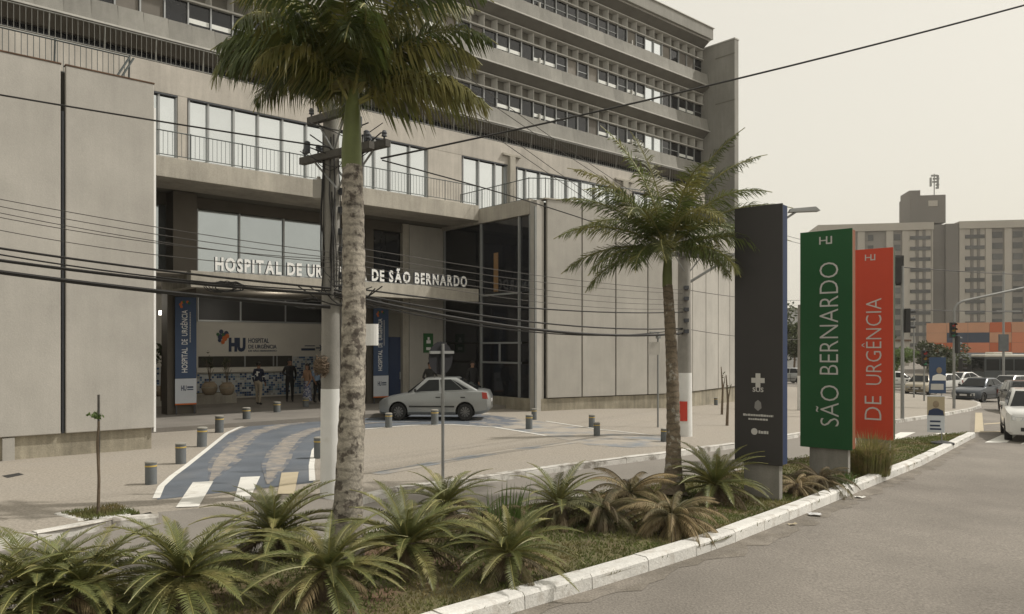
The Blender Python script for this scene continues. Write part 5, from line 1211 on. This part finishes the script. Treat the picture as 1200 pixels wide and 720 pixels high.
for y in (493,498,502): mb.box(-.2, .1+rl.uniform(-.06,.05), -.022, -.016, zq(y+2), zq(y))
mb.build('small_print', m_navy, t); MB().box(-.18,.14,-.022,-.016,zq(457),zq(450)).build('small_print', m_print, t)
for i, (px, py) in enumerate(((1125,446),(1136,447))):
    b = P(px, py, 0); tt = thing('traffic_drum', ['left','right'][i]+' one of two orange and yellow drums before the bus', 'traffic drum', b, 0, 'drums beyond the junction')
    MB().lathe([(.40,0),(.36,.5),(.33,1.0)], 14).build('drum', m_orange, tt, smooth=True); MB().lathe([(.375,.35),(.36,.55)], 14).build('stripe', m_bolly, tt); MB().lathe([(.35,.7),(.342,.85)], 14).build('stripe', m_bolly, tt)
# orange building
c = At(1212, 408, 105); c.z = g(99); ang = R(-30)
ob = thing('orange_building', 'low shop building clad in orange panels with a dark blue window band', 'building', c, ang)
MB().box(-13, 60, 0, 25, 0, 7.0).build('wall', m_aptd, ob)
oc = [mat('clad_'+n, c_, .6, .06, .3) for n, c_ in (('orange', (.46,.12,.05)), ('coral', (.55,.20,.11)), ('peach', (.50,.27,.17)), ('red', (.34,.07,.04)), ('blue', (.05,.065,.10)))]
ro = random.Random(3)
for i in range(14):
    for j in range(3):
        k = ro.choice((0,0,1,1,2,3)); x = -13+i*2.6
        if j == 1 and i in (1,2): k = 4
        MB().box(x+.02, x+2.58, -.12, -.003, 3.0+j*1.42, 4.40+j*1.42).build('cladding_panel', oc[k], ob)
MB().box(-13.1, 30, -.5, -.002, 1.9, 2.98).build('fascia', mat('fascia_grey', (.27,.29,.32), .6), ob)
for i in range(9): MB().box(-12.5+i*3, -10+i*3, -.06, -.003, .1, 1.8).build('window', m_carg, ob)
# apartment block
D = 205; c = At(1098, 408, D); c.z = g(99)-.3
ap = thing('apartment_block', 'tall beige and grey apartment block with a rooftop water tower, far right', 'building', c, R(-10))
k = D/F
X = lambda px: (px-1098)*k
top_ = 37.5
MB().box(X(965), X(1093), 0, 14, 0, top_-2).build('left_wing', m_apts, ap); MB().box(X(965), X(1093.5), -.8, 14.3, top_-1.98, top_).build('parapet', m_apt, ap)
MB().box(X(1121), X(1290), 0, 14, 0, top_-2).build('right_wing', m_apts, ap); MB().box(X(1121), X(1290), -.8, 14.3, top_-1.98, top_).build('parapet', m_apt, ap)
MB().box(X(1093.2), X(1107), .8, 12, 0, top_-.5).build('stair_core', m_aptd, ap); MB().box(X(1107.1), X(1120.8), -.4, 12, 0, top_-.5).build('stair_core', m_aptd, ap)
MB().box(X(1070), X(1109), 1, 10, top_+.002, top_+7.5).build('water_tower', m_aptd, ap); MB().box(X(1070), X(1082), 1.5, 9, top_+7.503, top_+9).build('tank_room', m_aptd, ap); MB().box(X(1090), X(1100), .85, .998, top_+4.5, top_+6.0).build('vent', m_apt, ap)
am = MB().tube([(X(1101),4,top_+7.4),(X(1101),4,top_+13.8)], .14, 6).build('antenna_mast', m_steel, ap)
for i in range(10): MB().box(X(1101)+ro.uniform(-1.3,1.3)-.18, X(1101)+ro.uniform(-1.2,1.2)+.2, 3.8, 4.2, top_+9.3+i*.42, top_+9.75+i*.42).build('antenna', m_steel, am) if i % 2 else MB().box(X(1101)+(-1.1 if i%4 else .7), X(1101)+(-.7 if i%4 else 1.1), 3.7, 4.3, top_+9.8+i*.3, top_+11+i*.3).build('antenna', m_steel, am)
for a, b_ in ((1042,1049.5),(1059.5,1066.5),(1092,1093),(1121.5,1127),(1149.5,1156),(1169.5,1177),(1190.5,1196),(1010,1018),(985,992)): MB().box(X(a), X(b_), -.5, -.003, 0, top_-2.01).build('light_pier', m_apt, ap)
MB().box(X(1066.6), X(1091.9), -.2, -.003, 0, top_-2.01).build('bay_wall', m_apt, ap); MB().box(X(1127.1), X(1149.4), -.2, -.003, 0, top_-2.01).build('bay_wall', m_apt, ap)
for f in range(12):
    z = 1.4+f*2.87
    for a, b_ in ((1068.5,1090.5),(1128,1148.5)):
        MB().box(X(a), X(b_), -.45, -.203, z, z+.95).build('window_band', m_aptw, ap)
        for s_ in (.28,.62): MB().box(X(a)+(X(b_)-X(a))*s_, X(a)+(X(b_)-X(a))*s_+.7, -.42, -.204, z+.96, z+2.85).build('window_pier', m_aptd, ap)
    for a, b_ in ((1051,1058),(1157,1168),(1179,1189),(1198,1206),(1000,1006),(1022,1028)): MB().box(X(a), X(b_), -.12, -.003, z, z+1.6).build('window', m_aptw, ap)
# small pale building and trees far behind
c = At(931, 408, 120); c.z = g(50); t = thing('pale_building', 'small pale house far behind between the dark and green totems', 'building', c, R(8))
MB().box(-4.5, 2.6, 0, 8, 0, 9.6).build('wall', mat('pale_render', (.46,.47,.47), .85), t); MB().box(-4.8, 2.9, -.3, 8.3, 9.602, 9.9).build('roof', m_apts, t)
for i in range(3): 
    w = MB().box(-3.8+i*2.1, -2.6+i*2.1, -.05, -.003, 6.6, 7.8).build('window', m_aptw, t); MB().box(-3.9+i*2.1, -2.5+i*2.1, -.1, -.003, 6.45, 6.59).build('sill', m_apt, w)
def gtree(label, px, Y, h, rad, n, ls, m, seed): x = (px-HX)/F*Y; tree(label, (x, Y, g(x)), h, rad, n, ls, m, seed, .16, group='trees beyond the junction')
gtree('dark green tree behind the gap between dark and green totems', 930, 95, 7.2, (3.0,3,2.9), 2600, .26, m_leafd, 31)
gtree('rounded tree left of it mostly behind the dark totem', 905, 100, 6.2, (3,3,2.6), 1800, .26, m_leafd, 32)
gtree('low green tree just right of the red totem', 1046, 80, 4.0, (2.2,2,1.5), 1600, .2, m_leafl, 33)
gtree('dark tree behind the pedestrian signal', 1100, 85, 4.0, (2.6,2,1.5), 1800, .2, m_leafd, 34)
gtree('dark leafy tree at the foot of the apartment stair core', 1112, 90, 4.2, (2.4,2,1.6), 1500, .2, m_leafd, 35)
gtree('low tree half hidden behind the red totem', 1022, 85, 4.2, (2.6,2,1.7), 1200, .2, m_leafd, 36)
# far wall of low houses closing the view at the end of the street
ro = random.Random(12)
for i, (x, y, w, h, lab) in enumerate(((58,150,10,6,'low grey house behind the trees right of the dark totem'), (70,160,12,5,'low grey house behind the white cars'), (150,170,30,9,'long low building behind the orange shop'), (36,150,9,4.5,'low house hidden mostly by the dark totem'))):
    t = thing('low_house', lab, 'building', (x, y, g(50)), R(-8)); MB().box(-w, w, 0, 10, 0, h).build('wall', m_apt if i % 2 else m_apts, t); MB().box(-w-.3, w+.3, -.4, 10.4, h+.003, h+.4).build('roof', m_rust, t)
    for j in range(int(w/2)): MB().box(-w+1+j*4, -w+2.6+j*4, -.08, -.003, h*.45, h*.75).build('window', m_aptw, t)
# litter along the kerb
for i, (px, py, sz, m, lab) in enumerate(((955,605,.13,m_plate,'crumpled grey scrap of paper by the island kerb'), (1008,584,.10,m_mark,'white scrap of litter farther along the island kerb'), (928,616,.08,m_marky,'small yellowish leaf litter in the gutter below the kerb'))):
    b = P(px, py, .0); rng = random.Random(i); mb = MB()
    vs_ = [(sz*(u_-1.5)*.5+rng.uniform(-.01,.01), sz*(v_-1.5)*.35+rng.uniform(-.01,.01), .012+rng.uniform(0,.35)*sz) for u_ in range(4) for v_ in range(4)]
    o = mb.add(vs_, [(u_*4+v_, u_*4+v_+4, u_*4+v_+5, u_*4+v_+1) for u_ in range(3) for v_ in range(3)]).build('litter', m); o.location = b; tag(o, lab, 'litter')

# ================================================================== HAZE: thin dusty air between here and the skyline
hz = MB().box(-260, 330, -70, 330, -2.6, 62).build('haze', m_dark)
hz.data.materials.clear()
hm = bpy.data.materials.new('dusty_air'); hm.use_nodes = True; ht = hm.node_tree; ht.nodes.clear()
ho = ht.nodes.new('ShaderNodeOutputMaterial'); hv = ht.nodes.new('ShaderNodeVolumePrincipled')
hv.inputs['Color'].default_value = (.93, .90, .84, 1); hv.inputs['Density'].default_value = .00035; hv.inputs['Anisotropy'].default_value = .3
ht.links.new(hv.outputs[0], ho.inputs['Volume']); hz.data.materials.append(hm)
tag(hz, 'thin dusty haze in the air', 'haze', kind='stuff')
